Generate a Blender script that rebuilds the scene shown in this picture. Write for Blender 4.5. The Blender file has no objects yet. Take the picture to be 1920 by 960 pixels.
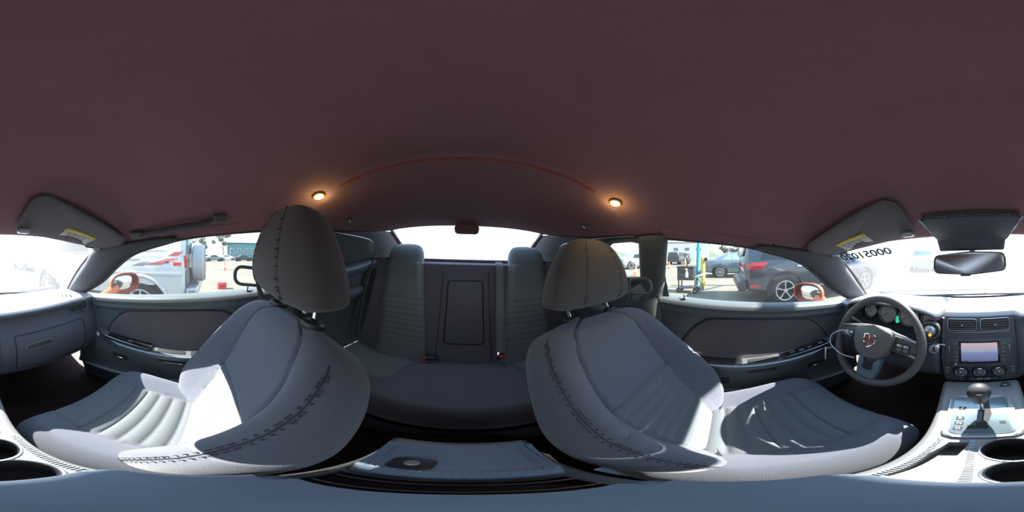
import bpy, bmesh, math, random
from math import sin, cos, tan, atan2, radians, degrees, pi, sqrt, hypot
from mathutils import Vector, Matrix

random.seed(7)
SC = bpy.context.scene
COL = SC.collection

# ------------------------------------------------------------------ camera, sky, sun, exposure
EYE = 1.17                                   # lens height over the asphalt; the lens sits on the car's centre line
cam_data = bpy.data.cameras.new('camera')
cam_data.type = 'PANO'
cam_data.panorama_type = 'EQUIRECTANGULAR'
cam_data.clip_start = 0.01
cam = bpy.data.objects.new('camera', cam_data)
COL.objects.link(cam)
cam.location = (0, 0, EYE)
cam.rotation_euler = (pi / 2, 0, radians((1834 - 960) * 0.1875))
SC.camera = cam

world = bpy.data.worlds.new('sky')
SC.world = world
world.use_nodes = True
wn, wl = world.node_tree.nodes, world.node_tree.links
bg = wn['Background']
tc = wn.new('ShaderNodeTexCoord'); sx = wn.new('ShaderNodeSeparateXYZ'); rp = wn.new('ShaderNodeValToRGB')
wl.new(tc.outputs['Generated'], sx.inputs[0]); wl.new(sx.outputs['Z'], rp.inputs[0]); wl.new(rp.outputs[0], bg.inputs[0])
rp.color_ramp.elements[0].position = 0.0; rp.color_ramp.elements[0].color = (0.84, 0.94, 1.0, 1)
rp.color_ramp.elements[1].position = 0.75; rp.color_ramp.elements[1].color = (0.42, 0.68, 1.0, 1)
bg.inputs[1].default_value = 2.75

SUN_AZ, SUN_EL = 0.5, 42.5                 # degrees: right of the car's nose, above the horizon
sun_data = bpy.data.lights.new('sun', 'SUN')
sun_data.energy = 24.0
sun_data.angle = radians(0.3)
sun_data.color = (1.0, 0.95, 0.88)
sun = bpy.data.objects.new('sun', sun_data)
COL.objects.link(sun)
sun_dir = Vector((sin(radians(SUN_AZ)) * cos(radians(SUN_EL)), cos(radians(SUN_AZ)) * cos(radians(SUN_EL)), sin(radians(SUN_EL))))
sun.rotation_euler = sun_dir.to_track_quat('Z', 'Y').to_euler()
sun.location = (0, 20, 20)

SC.view_settings.view_transform = 'Standard'
SC.view_settings.look = 'None'
SC.view_settings.exposure = 0.0
SC.view_settings.gamma = 1.0
SC.view_settings.use_curve_mapping = False
SC.cycles.max_bounces = 10
SC.cycles.diffuse_bounces = 6
SC.cycles.transparent_max_bounces = 12
SC.cycles.sample_clamp_indirect = 6.0
SC.cycles.use_denoising = True
SC.cycles.caustics_reflective = False
SC.cycles.caustics_refractive = False

# ------------------------------------------------------------------ frames
# The car stands with its right side a little higher (1.5 degrees); all of it is built in car axes:
# x to the right, y to the nose, z up, origin at the lens height on the centre line.
CAR = Matrix.Translation((0, 0, EYE)) @ Matrix.Rotation(radians(-1.5), 4, 'Y')
LOT = Matrix.Identity(4)                     # the parking lot: asphalt at z = 0

# ------------------------------------------------------------------ materials
MATS = {}
def mat(name, color, rough=0.6, metal=0.0, bump=0.0, scale=300.0, var=0.0, vscale=8.0, spec=0.5, sheen=0.0, emit=None, estr=0.0, coat=0.0, alpha_dust=None):
    if name in MATS: return MATS[name]
    m = bpy.data.materials.new(name); m.use_nodes = True
    n, l = m.node_tree.nodes, m.node_tree.links
    b = n['Principled BSDF']
    b.inputs['Base Color'].default_value = (*color, 1)
    b.inputs['Roughness'].default_value = rough
    b.inputs['Metallic'].default_value = metal
    b.inputs['Specular IOR Level'].default_value = spec
    b.inputs['Sheen Weight'].default_value = sheen
    b.inputs['Coat Weight'].default_value = coat
    if emit:
        b.inputs['Emission Color'].default_value = (*emit, 1); b.inputs['Emission Strength'].default_value = estr
    if bump or var:
        t = n.new('ShaderNodeTexCoord')
    if var:
        nz = n.new('ShaderNodeTexNoise'); nz.inputs['Scale'].default_value = vscale; nz.inputs['Detail'].default_value = 5
        l.new(t.outputs['Object'], nz.inputs['Vector'])
        mx = n.new('ShaderNodeMix'); mx.data_type = 'RGBA'
        mx.inputs['A'].default_value = (*[c * (1 - var) for c in color], 1)
        mx.inputs['B'].default_value = (*[min(1, c * (1 + var)) for c in color], 1)
        l.new(nz.outputs['Fac'], mx.inputs['Factor']); l.new(mx.outputs['Result'], b.inputs['Base Color'])
    if bump:
        nb = n.new('ShaderNodeTexNoise'); nb.inputs['Scale'].default_value = scale; nb.inputs['Detail'].default_value = 2
        l.new(t.outputs['Object'], nb.inputs['Vector'])
        bp = n.new('ShaderNodeBump'); bp.inputs['Strength'].default_value = bump; bp.inputs['Distance'].default_value = 0.002
        l.new(nb.outputs['Fac'], bp.inputs['Height']); l.new(bp.outputs['Normal'], b.inputs['Normal'])
    MATS[name] = m
    return m

def glass(name, tint, dust=0.0, dust_color=(1, 1, 1), refl=0.06):
    """A pane: tinted clear glass with a thin mirror on it and, where it is dusty, a film that scatters light."""
    m = bpy.data.materials.new(name); m.use_nodes = True
    n, l = m.node_tree.nodes, m.node_tree.links
    n.remove(n['Principled BSDF'])
    out = n['Material Output']
    tr = n.new('ShaderNodeBsdfTransparent'); tr.inputs[0].default_value = (*tint, 1)
    gl = n.new('ShaderNodeBsdfGlossy'); gl.inputs['Roughness'].default_value = 0.02; gl.inputs[0].default_value = (1, 1, 1, 1)
    mx = n.new('ShaderNodeMixShader'); mx.inputs[0].default_value = refl
    l.new(tr.outputs[0], mx.inputs[1]); l.new(gl.outputs[0], mx.inputs[2])
    last = mx
    if dust:
        tl = n.new('ShaderNodeBsdfTranslucent'); tl.inputs[0].default_value = (*dust_color, 1)
        m2 = n.new('ShaderNodeMixShader')
        nz = n.new('ShaderNodeTexNoise'); nz.inputs['Scale'].default_value = 3.0; nz.inputs['Detail'].default_value = 4
        mr = n.new('ShaderNodeMapRange'); mr.inputs['To Min'].default_value = dust * 0.8; mr.inputs['To Max'].default_value = dust * 1.2
        tcx = n.new('ShaderNodeTexCoord'); l.new(tcx.outputs['Object'], nz.inputs['Vector'])
        l.new(nz.outputs['Fac'], mr.inputs['Value']); l.new(mr.outputs['Result'], m2.inputs[0])
        l.new(mx.outputs[0], m2.inputs[1]); l.new(tl.outputs[0], m2.inputs[2])
        last = m2
    l.new(last.outputs[0], out.inputs['Surface'])
    return m

M_CEIL = mat('headliner_cloth', (0.30, 0.165, 0.182), 0.95, bump=0.25, scale=500, var=0.06, vscale=30, spec=0.1)
M_FABRIC = mat('seat_cloth', (0.138, 0.152, 0.190), 0.9, bump=0.35, scale=900, var=0.08, vscale=60, spec=0.2, sheen=0.25)
M_INSERT = mat('seat_insert_cloth', (0.155, 0.172, 0.188), 0.92, bump=0.4, scale=1400, var=0.12, vscale=90, spec=0.15, sheen=0.25)
M_HEAD = mat('headrest_cloth', (0.125, 0.113, 0.112), 0.9, bump=0.35, scale=900, var=0.06, vscale=60, spec=0.2, sheen=0.2)
M_REAR = mat('rear_seat_cloth', (0.16, 0.145, 0.17), 0.92, bump=0.35, scale=900, var=0.08, vscale=60, spec=0.15, sheen=0.2)
M_REARIN = mat('rear_insert_cloth', (0.22, 0.24, 0.25), 0.92, bump=0.4, scale=1200, var=0.1, vscale=80, spec=0.15, sheen=0.2)
M_STITCH = mat('stitch_thread', (0.05, 0.052, 0.06), 0.8)
M_STITCHL = mat('pale_stitch_thread', (0.30, 0.32, 0.36), 0.8)
M_DOOR = mat('door_plastic', (0.10, 0.118, 0.13), 0.5, bump=0.15, scale=700, var=0.05, vscale=40, spec=0.5)
M_DOORIN = mat('door_insert_vinyl', (0.125, 0.108, 0.122), 0.75, bump=0.3, scale=700, var=0.05, vscale=60, spec=0.25)
M_DARK = mat('dark_plastic', (0.03, 0.03, 0.034), 0.45, bump=0.1, scale=600, spec=0.5)
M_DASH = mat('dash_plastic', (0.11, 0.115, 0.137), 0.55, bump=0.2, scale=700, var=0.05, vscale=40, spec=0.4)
M_DASHTOP = mat('dash_top_painted_glare', (0.42, 0.42, 0.43), 0.5, bump=0.2, scale=700, var=0.06, vscale=20, spec=0.5)  # same dash plastic, with windshield glare put into a paler colour
M_TRIM = mat('pillar_trim', (0.105, 0.108, 0.122), 0.8, bump=0.15, scale=600, spec=0.3)
M_BPIL = mat('pillar_cover', (0.115, 0.12, 0.118), 0.7, bump=0.1, scale=600, spec=0.4)
M_CARPET = mat('carpet', (0.045, 0.028, 0.027), 1.0, bump=0.8, scale=900, var=0.25, vscale=150, spec=0.05)
M_LEATHER = mat('armrest_leather', (0.195, 0.25, 0.325), 0.5, bump=0.06, scale=900, var=0.04, vscale=40)
M_CONSOLE = mat('console_plastic', (0.27, 0.275, 0.285), 0.5, bump=0.15, scale=700, var=0.05, vscale=40)
M_SILVER = mat('silver_plastic', (0.46, 0.49, 0.52), 0.3, metal=0.6)
M_CHROME = mat('chrome', (0.8, 0.8, 0.82), 0.12, metal=1.0)
M_SATIN = mat('satin_metal', (0.45, 0.5, 0.56), 0.35, metal=0.9)
M_GLOSS = mat('gloss_black', (0.02, 0.02, 0.022), 0.12, spec=0.6)
M_BEZEL = mat('shifter_plate', (0.22, 0.29, 0.33), 0.22, metal=0.5)
M_WHEEL = mat('wheel_leather', (0.11, 0.10, 0.10), 0.42, bump=0.2, scale=700, spec=0.5)
M_WHEELP = mat('wheel_plastic', (0.15, 0.145, 0.142), 0.5, bump=0.1, scale=700)
M_BELT = mat('belt_webbing', (0.25, 0.245, 0.25), 0.8, bump=0.3, scale=600, spec=0.2)
M_RED = mat('red_plastic', (0.65, 0.03, 0.03), 0.4)
M_WHITE = mat('white_plastic', (0.8, 0.8, 0.78), 0.5)
M_PAPER = mat('paper', (0.72, 0.72, 0.66), 0.8)
M_YELLOW = mat('yellow_print', (0.75, 0.55, 0.08), 0.7)
M_INK = mat('black_ink', (0.03, 0.03, 0.03), 0.8)
M_REDREFL = mat('painted_red_reflection', (0.32, 0.07, 0.06), 0.5, spec=0.5)  # red reflection along the headliner crease, put into the bead's colour
M_MIRROR = mat('mirror_glass', (0.75, 0.76, 0.78), 0.02, metal=1.0)
M_RMIRROR = mat('day_night_mirror_glass', (0.50, 0.53, 0.58), 0.28, metal=1.0)
M_ORANGE = mat('orange_paint', (0.85, 0.13, 0.02), 0.25, coat=0.6)
M_GLASS_FRONT = glass('dusty_windshield', (0.92, 0.95, 0.95), 0.075, (0.95, 0.97, 1.0), 0.04)
M_GLASS_SIDE = glass('side_glass', (0.80, 0.84, 0.83), 0.015, (1, 1, 1), 0.035)
M_GLASS_REAR = glass('dusty_rear_glass', (0.92, 0.94, 0.95), 0.25, (0.95, 0.97, 1.0), 0.03)

# ------------------------------------------------------------------ mesh building
FR, ORG = {}, {}
class MB:
    """Collects shapes; build() links them as one mesh object."""
    def __init__(s): s.v, s.f = [], []
    def add(s, verts, faces):
        b = len(s.v); s.v.extend(Vector(p) for p in verts); s.f.extend([tuple(i + b for i in q) for q in faces]); return s
    def grid(s, fn, nu, nv, wrap=False, flip=False):
        """fn(u, v) with u, v in 0..1; wrap joins u=1 to u=0."""
        cu = nu if wrap else nu + 1
        vs = [fn(i / nu, j / nv) for j in range(nv + 1) for i in range(cu)]
        fs = []
        for j in range(nv):
            for i in range(nu):
                a, b = j * cu + i, j * cu + (i + 1) % cu
                q = (a, b, b + cu, a + cu)
                fs.append(q[::-1] if flip else q)
        return s.add(vs, fs)
    def fan(s, ring, flip=False):
        c = sum((Vector(p) for p in ring), Vector()) / len(ring)
        n = len(ring)
        fs = [(n, i, (i + 1) % n) for i in range(n)]
        return s.add(list(ring) + [c], [q[::-1] for q in fs] if flip else fs)
    def loft(s, rings, caps=True, closed=False):
        n = len(rings[0]); vs = [p for r in rings for p in r]; fs = []
        m = len(rings)
        for j in range(m if closed else m - 1):
            k = (j + 1) % m
            for i in range(n):
                fs.append((j * n + i, j * n + (i + 1) % n, k * n + (i + 1) % n, k * n + i))
        s.add(vs, fs)
        if caps and not closed:
            s.fan(rings[0], True); s.fan(rings[-1])
        return s
    def tube(s, pts, r, n=8, closed=False):
        pts = [Vector(p) for p in pts]; rings = []; m = len(pts)
        up = None
        for i, p in enumerate(pts):
            a = pts[(i - 1) % m] if (closed or i) else p
            b = pts[(i + 1) % m] if (closed or i < m - 1) else p
            t = (b - a).normalized()
            if up is None:
                up = Vector((0, 0, 1)) if abs(t.z) < 0.9 else Vector((1, 0, 0))
            x = (up - t * up.dot(t)).normalized(); up = x; y = t.cross(x)
            rr = r[i] if isinstance(r, (list, tuple)) else r
            rings.append([p + x * rr * cos(k * 2 * pi / n) + y * rr * sin(k * 2 * pi / n) for k in range(n)])
        return s.loft(rings, True, closed)
    def strip(s, pts, wide, thick, side):
        """A flat band along pts: half-width wide along the vectors side (one or per point), half-thickness thick."""
        pts = [Vector(p) for p in pts]; rings = []
        for i, p in enumerate(pts):
            a, b = pts[max(i - 1, 0)], pts[min(i + 1, len(pts) - 1)]
            t = (b - a).normalized()
            sd = Vector(side[i] if isinstance(side, list) else side); sd = (sd - t * sd.dot(t)).normalized()
            nn = t.cross(sd)
            rings.append([p + sd * wide + nn * thick, p - sd * wide + nn * thick, p - sd * wide - nn * thick, p + sd * wide - nn * thick])
        return s.loft(rings)
    def cyl(s, p0, p1, r0, r1=None, n=20):
        return s.tube([p0, p1], [r0, r0 if r1 is None else r1], n)
    def lathe(s, prof, c, axis, n=28, start=None):
        """prof: (radius, height along axis) pairs."""
        c, ax = Vector(c), Vector(axis).normalized()
        x = Vector(start) if start else (Vector((0, 0, 1)) if abs(ax.z) < 0.9 else Vector((1, 0, 0)))
        x = (x - ax * x.dot(ax)).normalized(); y = ax.cross(x)
        rings = [[c + ax * h + (x * cos(k * 2 * pi / n) + y * sin(k * 2 * pi / n)) * max(r, 1e-4) for k in range(n)] for r, h in prof]
        return s.loft(rings, caps=False)
    def box(s, c, size, R=None, bevel=0.0, seg=2):
        bm = bmesh.new(); bmesh.ops.create_cube(bm, size=1.0)
        for v in bm.verts: v.co = Vector((v.co.x * size[0], v.co.y * size[1], v.co.z * size[2]))
        if bevel: bmesh.ops.bevel(bm, geom=bm.edges[:], offset=bevel, segments=seg, profile=0.5, affect='EDGES')
        return s.bm(bm, Matrix.Translation(c) @ (R.to_4x4() if R else Matrix.Identity(4)))
    def bm(s, bm, M=None):
        bm.verts.index_update()
        vs = [(M @ v.co if M else v.co.copy()) for v in bm.verts]; fs = [tuple(v.index for v in f.verts) for f in bm.faces]
        bm.free(); return s.add(vs, fs)
    def prism(s, poly, O, X, Y, depth, bevel=0.0, seg=2):
        """The outline poly (2-D, in axes X, Y at O) with a thickness along X x Y; the far side faces the viewer."""
        O, X, Y = Vector(O), Vector(X).normalized(), Vector(Y).normalized(); N = X.cross(Y)
        bm = bmesh.new()
        lo = [bm.verts.new((p[0], p[1], 0)) for p in poly]; hi = [bm.verts.new((p[0], p[1], depth)) for p in poly]
        n = len(poly)
        top = bm.faces.new(hi); bm.faces.new(lo[::-1])
        for i in range(n): bm.faces.new((lo[i], lo[(i + 1) % n], hi[(i + 1) % n], hi[i]))
        if bevel: bmesh.ops.bevel(bm, geom=list(top.edges), offset=bevel, segments=seg, profile=0.5, affect='EDGES')
        bmesh.ops.recalc_face_normals(bm, faces=bm.faces[:])
        M = Matrix((X, Y, N)).transposed().to_4x4(); M.translation = O
        return s.bm(bm, M)
    def ball(s, c, r, nu=20, nv=12, R=None):
        c = Vector(c); r = r if isinstance(r, (tuple, list)) else (r, r, r)
        def fn(u, v):
            a, b = u * 2 * pi, (v - .5) * pi * .999
            p = Vector((r[0] * cos(a) * cos(b), r[1] * sin(a) * cos(b), r[2] * sin(b)))
            return c + (R @ p if R else p)
        return s.grid(fn, nu, nv, True)
    def xf(s, M): s.v = [M @ p for p in s.v]; return s
    def build(s, name, m, parent=None, frame=None, origin=(0, 0, 0), smooth=40, solid=0.0, **props):
        if parent is not None: frame, origin = FR[parent.name], ORG[parent.name]
        frame = CAR if frame is None else frame
        o = Vector(origin)
        me = bpy.data.meshes.new(name)
        me.from_pydata([p - o for p in s.v], [], s.f); me.validate(); me.update()
        bm = bmesh.new(); bm.from_mesh(me); bmesh.ops.recalc_face_normals(bm, faces=bm.faces[:]); bm.to_mesh(me); bm.free()
        if smooth:
            me.shade_smooth(); me.set_sharp_from_angle(angle=radians(smooth))
        for mm in (m if isinstance(m, (list, tuple)) else [m]): me.materials.append(mm)
        ob = bpy.data.objects.new(name, me); COL.objects.link(ob)
        FR[ob.name], ORG[ob.name] = frame, o
        if parent is not None: ob.parent = parent
        else: ob.matrix_world = frame @ Matrix.Translation(o)
        if solid:
            md = ob.modifiers.new('thickness', 'SOLIDIFY'); md.thickness = abs(solid); md.offset = -1 if solid > 0 else 1
        for k, val in props.items():
            if val: ob[k] = val
        return ob

def thing(name, label, category, origin, frame=None, group=None, kind=None):
    o = bpy.data.objects.new(name, None); COL.objects.link(o)
    o.empty_display_size = 0.05
    frame = CAR if frame is None else frame
    FR[o.name], ORG[o.name] = frame, Vector(origin)
    o.matrix_world = frame @ Matrix.Translation(origin)
    o['label'] = label
    if category: o['category'] = category
    if group: o['group'] = group
    if kind: o['kind'] = kind
    return o
def writing(name, body, size, O, X, Y, m, parent, depth=0.0006, align='CENTER', bold=0.0):
    """Raised or printed lettering, turned into a mesh."""
    cu = bpy.data.curves.new(name, 'FONT'); cu.body = body; cu.size = size; cu.extrude = depth
    cu.align_x = align; cu.align_y = 'CENTER'; cu.offset = bold
    tx = bpy.data.objects.new('t', cu); COL.objects.link(tx)
    me = bpy.data.meshes.new_from_object(tx.evaluated_get(bpy.context.evaluated_depsgraph_get())); bpy.data.objects.remove(tx); me.name = name
    me.materials.clear(); me.materials.append(m)
    ob = bpy.data.objects.new(name, me); COL.objects.link(ob); ob.parent = parent; FR[ob.name], ORG[ob.name] = FR[parent.name], ORG[parent.name]
    X, Y = Vector(X).normalized(), Vector(Y).normalized(); Y = (Y - X * X.dot(Y)).normalized()
    M = Matrix((X, Y, X.cross(Y))).transposed().to_4x4(); M.translation = Vector(O) - ORG[parent.name]
    ob.matrix_local = M
    return ob
def children(o): return [c for c in bpy.data.objects if c.parent == o]
KIDS = {}
def copy_tree(o, parent=None):
    c = o.copy(); COL.objects.link(c)
    FR[c.name], ORG[c.name] = FR.get(o.name, LOT), ORG.get(o.name, Vector())
    if parent is not None: c.parent = parent
    for k in children(o):
        if k is not c: copy_tree(k, c)
    return c
def interp(tab, x):
    """Smooth table look-up: tab is a list of (x, y or tuple), x increasing."""
    if x <= tab[0][0]: return tab[0][1]
    if x >= tab[-1][0]: return tab[-1][1]
    for i in range(len(tab) - 1):
        if x <= tab[i + 1][0]:
            t = (x - tab[i][0]) / (tab[i + 1][0] - tab[i][0])
            a, b = tab[i][1], tab[i + 1][1]
            if isinstance(a, (tuple, list, Vector)): return tuple(p + (q - p) * t for p, q in zip(a, b))
            return a + (b - a) * t
def cr(tab, x):
    """Catmull-Rom through (x, y) pairs."""
    n = len(tab)
    if x <= tab[0][0]: return tab[0][1]
    if x >= tab[-1][0]: return tab[-1][1]
    for i in range(n - 1):
        if x <= tab[i + 1][0]:
            x0, x1 = tab[i][0], tab[i + 1][0]; h = x1 - x0; t = (x - x0) / h
            y0, y1 = tab[i][1], tab[i + 1][1]
            m0 = (y1 - tab[i - 1][1]) / (x1 - tab[i - 1][0]) if i > 0 else (y1 - y0) / h
            m1 = (tab[i + 2][1] - y0) / (tab[i + 2][0] - x0) if i < n - 2 else (y1 - y0) / h
            t2, t3 = t * t, t * t * t
            return (2*t3 - 3*t2 + 1) * y0 + (t3 - 2*t2 + t) * h * m0 + (-2*t3 + 3*t2) * y1 + (t3 - t2) * h * m1
def curve3(pts, n):
    """n + 1 points along a smooth curve through pts."""
    tabs = [[(i / (len(pts) - 1), p[k]) for i, p in enumerate(pts)] for k in range(3)]
    return [Vector((cr(tabs[0], i / n), cr(tabs[1], i / n), cr(tabs[2], i / n))) for i in range(n + 1)]
def sm(a, b, x):
    t = min(1, max(0, (x - a) / (b - a))); return t * t * (3 - 2 * t)
def groove(d, w): return math.exp(-(d / w) ** 2)
def rrect(w, h, r, n=5):
    """Rounded rectangle outline, counter-clockwise."""
    out = []
    for cx, cy, a in ((w/2 - r, h/2 - r, 0), (-w/2 + r, h/2 - r, 90), (-w/2 + r, -h/2 + r, 180), (w/2 - r, -h/2 + r, 270)):
        for k in range(n + 1):
            t = radians(a + 90 * k / n); out.append((cx + r * cos(t), cy + r * sin(t)))
    return out
def mirror_x(side, p): return (p[0] * side, p[1], p[2])
# ------------------------------------------------------------------ the cabin shell
EDGE = [(-1.66, (0.60, -0.055)), (-1.02, (0.525, 0.165)), (-0.85, (0.54, 0.135)), (-0.6, (0.565, 0.105)), (-0.2, (0.582, 0.088)), (0.1, (0.582, 0.055)), (0.25, (0.572, 0.036)), (0.38, (0.556, 0.030)), (0.475, (0.538, 0.026))]
MID = [(-1.02, 0.19), (-0.7, 0.215), (-0.345, 0.225), (-0.325, 0.236), (-0.1, 0.236), (0.12, 0.212), (0.26, 0.165), (0.36, 0.115), (0.475, 0.062)]
def ceil_z(x, y):
    xe, zr = interp(EDGE, y); zc = interp(MID, y)
    t = min(1, abs(x) / xe)
    return zr + (zc - zr) * (1 - t ** 3.2)
def belt_z(y):
    return interp([(-1.66, -0.05), (-1.03, -0.035), (-0.69, -0.085), (-0.28, -0.165), (0.1, -0.195), (0.35, -0.218), (0.64, -0.246), (0.75, -0.254)], y)

mb = MB()
def ceil_fn(u, v):
    y = -1.02 + 1.495 * v; xe, _ = interp(EDGE, y); s = 2 * u - 1
    x = xe * (abs(s) ** 0.75) * (1 if s > 0 else -1)
    return Vector((x, y, ceil_z(x, y)))
mb.grid(ceil_fn, 48, 130)
ceiling = mb.build('ceiling', M_CEIL, kind='structure', smooth=60, solid=-0.02, label='dark maroon cloth headliner of the cabin', origin=(0, -0.3, 0.2))
refl_line = MB(); refl_line.tube([(x, -0.334, ceil_z(x, -0.334) - 0.004) for x in [-.33 + .66 * i / 30 for i in range(31)]], 0.0035, 6)
refl_line.build('red_reflection_line', M_REDREFL, ceiling, label='red-tinged seam line across the headliner')  # not a seam: the red bead stands for a reflection along the crease

mb = MB()
def skin(u, v):
    y = -1.04 + 1.49 * v; xe, zr = interp(EDGE, y); x = (2 * u - 1) * (xe + .078 * sm(.46, .2, y))
    return Vector((x, y, ceil_z(max(-xe, min(xe, x)), y) + .036))
mb.grid(skin, 40, 40); mb.build('outer_roof', mat('orange_paint', (0.85, 0.13, 0.02)), ceiling, solid=-0.004, smooth=60)

# floor, firewall, parcel shelf
mb = MB()
def floor_fn(u, v):
    x = -0.76 + 1.52 * u; y = -0.75 + 1.95 * v
    z = -0.93 + 0.16 * math.exp(-(x / 0.16) ** 4)
    z += 0.22 * sm(0.75, 1.15, y)
    return Vector((x, y, z))
mb.grid(floor_fn, 40, 30)
mb.build('floor', M_CARPET, kind='structure', solid=-0.02, label='dark brown carpeted car floor', origin=(0, 0.2, -0.93))
mb = MB(); mb.box((0, 1.16, -0.58), (1.6, 0.06, 0.60), bevel=0.01)
mb.build('wall_front', M_DARK, kind='structure', label='dark firewall behind the dashboard', origin=(0, 1.16, -0.58))
mb = MB()
mb.grid(lambda u, v: Vector(((2*u-1) * 0.66, -1.165 - 0.53 * v, -0.045 - 0.035 * v)), 20, 8)
mb.grid(lambda u, v: Vector(((2*u-1) * 0.66, -1.165 - 0.02 * v, -0.045 - 0.9 * v)), 8, 8)
mb.build('wall_rear', M_REAR, kind='structure', solid=0.02, label='dark cloth parcel shelf under the rear window', origin=(0, -1.3, -0.04))

# quarter walls with their small windows
def quarter_hole(n=72):
    """Outline of a quarter window in (y, z)."""
    pts = [(-0.305, -0.085), (-0.315, 0.072), (-0.36, 0.082), (-0.47, 0.080), (-0.56, 0.02), (-0.625, -0.05), (-0.60, -0.078), (-0.45, -0.092)]
    out = []
    m = len(pts)
    for i in range(n):
        t = i / n * m; k = int(t); f = t - k
        p0, p1, p2, p3 = (pts[(k + d) % m] for d in (-1, 0, 1, 2))
        q = []
        for c in (0, 1):
            q.append(p1[c] + (p2[c] - p1[c]) * f)
        out.append(tuple(q))
    for _ in range(3):
        out = [tuple((out[(i-1) % n][c] + 2 * out[i][c] + out[(i+1) % n][c]) / 4 for c in (0, 1)) for i in range(n)]
    return out
HOLE = quarter_hole()
def side_x(y, z):
    xe, zr = interp(EDGE, y); b = belt_z(y)
    xb = interp([(-1.66, 0.66), (-1.1, 0.66), (-0.7, 0.695), (-0.28, 0.71)], y)
    if z >= b: return xb + (xe - xb) * min(1, (z - b) / max(0.02, zr - b))
    return xb + 0.03 * sm(0, -0.5, z - b)
HC = (-0.45, 0.0)
for side, nm, tag in ((-1, 'left', "driver's"), (1, 'right', 'passenger')):
    outer = []
    for (hy, hz) in HOLE:
        a = atan2(hz - HC[1], hy - HC[0]); dy, dz = cos(a), sin(a)
        k = 9
        if dy > 1e-6: k = min(k, (-0.24 - HC[0]) / dy)
        if dy < -1e-6: k = min(k, (-1.66 - HC[0]) / dy)
        # up to the roof edge / down to the sill
        kk = 0.0
        while kk < k:
            y, z = HC[0] + dy * kk, HC[1] + dz * kk
            if z > interp(EDGE, y)[1] + 0.012 or z < -0.95: break
            kk += 0.004
        outer.append((HC[0] + dy * kk, HC[1] + dz * kk))
    mb = MB(); rings = []
    for j in range(25):
        t = (j / 24) ** 1.6
        rings.append([Vector((side * side_x(y, z), y, z)) for y, z in [(h[0] + (o[0]-h[0]) * t, h[1] + (o[1]-h[1]) * t) for h, o in zip(HOLE, outer)]])
    mb.loft(rings, caps=False)
    # the corner the rays from the window miss
    wall = mb.build('wall_' + nm, M_DOOR, kind='structure', smooth=50, label='dark quarter panel beside the rear seat on the %s side' % tag, origin=(side * 0.7, -0.8, -0.2))
    fr = MB(); fr.tube([(side * (side_x(y, z) - 0.004), y, z) for y, z in HOLE], 0.009, 8, closed=True)
    fr.build('window_seal', M_BPIL, wall)
    # pale plastic cover behind the small window
    cov = [(-0.315, 0.098), (-0.55, 0.096), (-0.84, 0.087), (-0.95, 0.04), (-1.035, -0.02), (-0.99, -0.032), (-0.78, -0.058), (-0.68, -0.07), (-0.665, -0.05), (-0.59, 0.03), (-0.49, 0.091), (-0.36, 0.092)]
    mb = MB()
    def cov_fn(u, v):
        # between the upper edge and the lower one
        up = [(-0.34, 0.098), (-0.55, 0.098), (-0.84, 0.087), (-0.95, 0.04), (-1.035, -0.028)]
        lo = [(-0.34, 0.088), (-0.49, 0.088), (-0.60, 0.03), (-0.68, -0.066), (-1.00, -0.036)]
        f = lambda tab: (cr([(i / 4, p[0]) for i, p in enumerate(tab)], u), cr([(i / 4, p[1]) for i, p in enumerate(tab)], u))
        a, b = f(up), f(lo)
        y, z = a[0] + (b[0]-a[0]) * v, a[1] + (b[1]-a[1]) * v
        e = min(v, 1 - v, 1 - u, 0.1) / 0.1
        return Vector((side * (side_x(y, z) - 0.002 - 0.012 * sqrt(max(0, e))), y, z))
    mb.grid(cov_fn, 40, 12)
    mb.build('pillar_cover', M_BPIL, wall)
    edge = MB(); edge.tube([(side * (side_x(cov_fn(i/40, 0)[1], cov_fn(i/40, 0)[2]) - 0.006), cov_fn(i/40, 0)[1], cov_fn(i/40, 0)[2]) for i in range(41)], 0.0022, 6)
    edge.build('cover_edge', M_SATIN, wall)
    # ledge at the belt line, with an elbow rest below
    mb = MB()
    def ledge(u, v):
        y = -0.36 - 0.66 * u; b = belt_z(y) - 0.004
        prof = [(0.0, 0.0), (-0.035, -0.001), (-0.055, -0.008), (-0.060, -0.022), (-0.035, -0.05), (0.005, -0.08)]
        p = interp([(i / 5, q) for i, q in enumerate(prof)], v)
        return Vector((side * (side_x(y, b) + p[0] * sm(0, 0.1, u) * (1 - .35 * sm(.7, 1, u))), y, b + p[1]))
    mb.grid(ledge, 30, 15); mb.build('belt_ledge', M_LEATHER, wall)
    mb = MB()
    def elbow(u, v):
        y = -0.42 - 0.55 * u; z = -0.30 + 0.05 * u
        a = v * 2 * pi
        k = sqrt(max(0, 1 - (2*u-1) ** 6))
        return Vector((side * (0.70 - 0.06 * k * (0.5 + 0.5 * cos(a))), y, z + 0.04 * k * sin(a)))
    mb.grid(elbow, 24, 16, flip=True); mb.build('elbow_rest', M_DOOR, wall)
    win = MB(); ring = [Vector((side * (side_x(y, z) + 0.006), y, z)) for y, z in HOLE]; win.fan(ring)
    win.build('window_4' if side < 0 else 'window_5', M_GLASS_SIDE, kind='structure', label='small quarter window on the %s side' % tag, origin=(side * 0.62, -0.45, 0))
    # centre pillar between door window and quarter window
    mb = MB()
    def pil(u, v):
        z = 0.095 - 0.72 * v
        y0 = interp([(-0.65, -0.43), (-0.2, -0.385), (0.1, -0.318)], z); y1 = interp([(-0.65, -0.30), (-0.16, -0.268), (0.1, -0.205)], z)
        y = y0 + (y1 - y0) * u
        e = 1 - (2*u-1) ** 4
        return Vector((side * (side_x(y, z) + 0.004 - 0.022 * e), y, z))
    mb.grid(pil, 14, 30)
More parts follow.
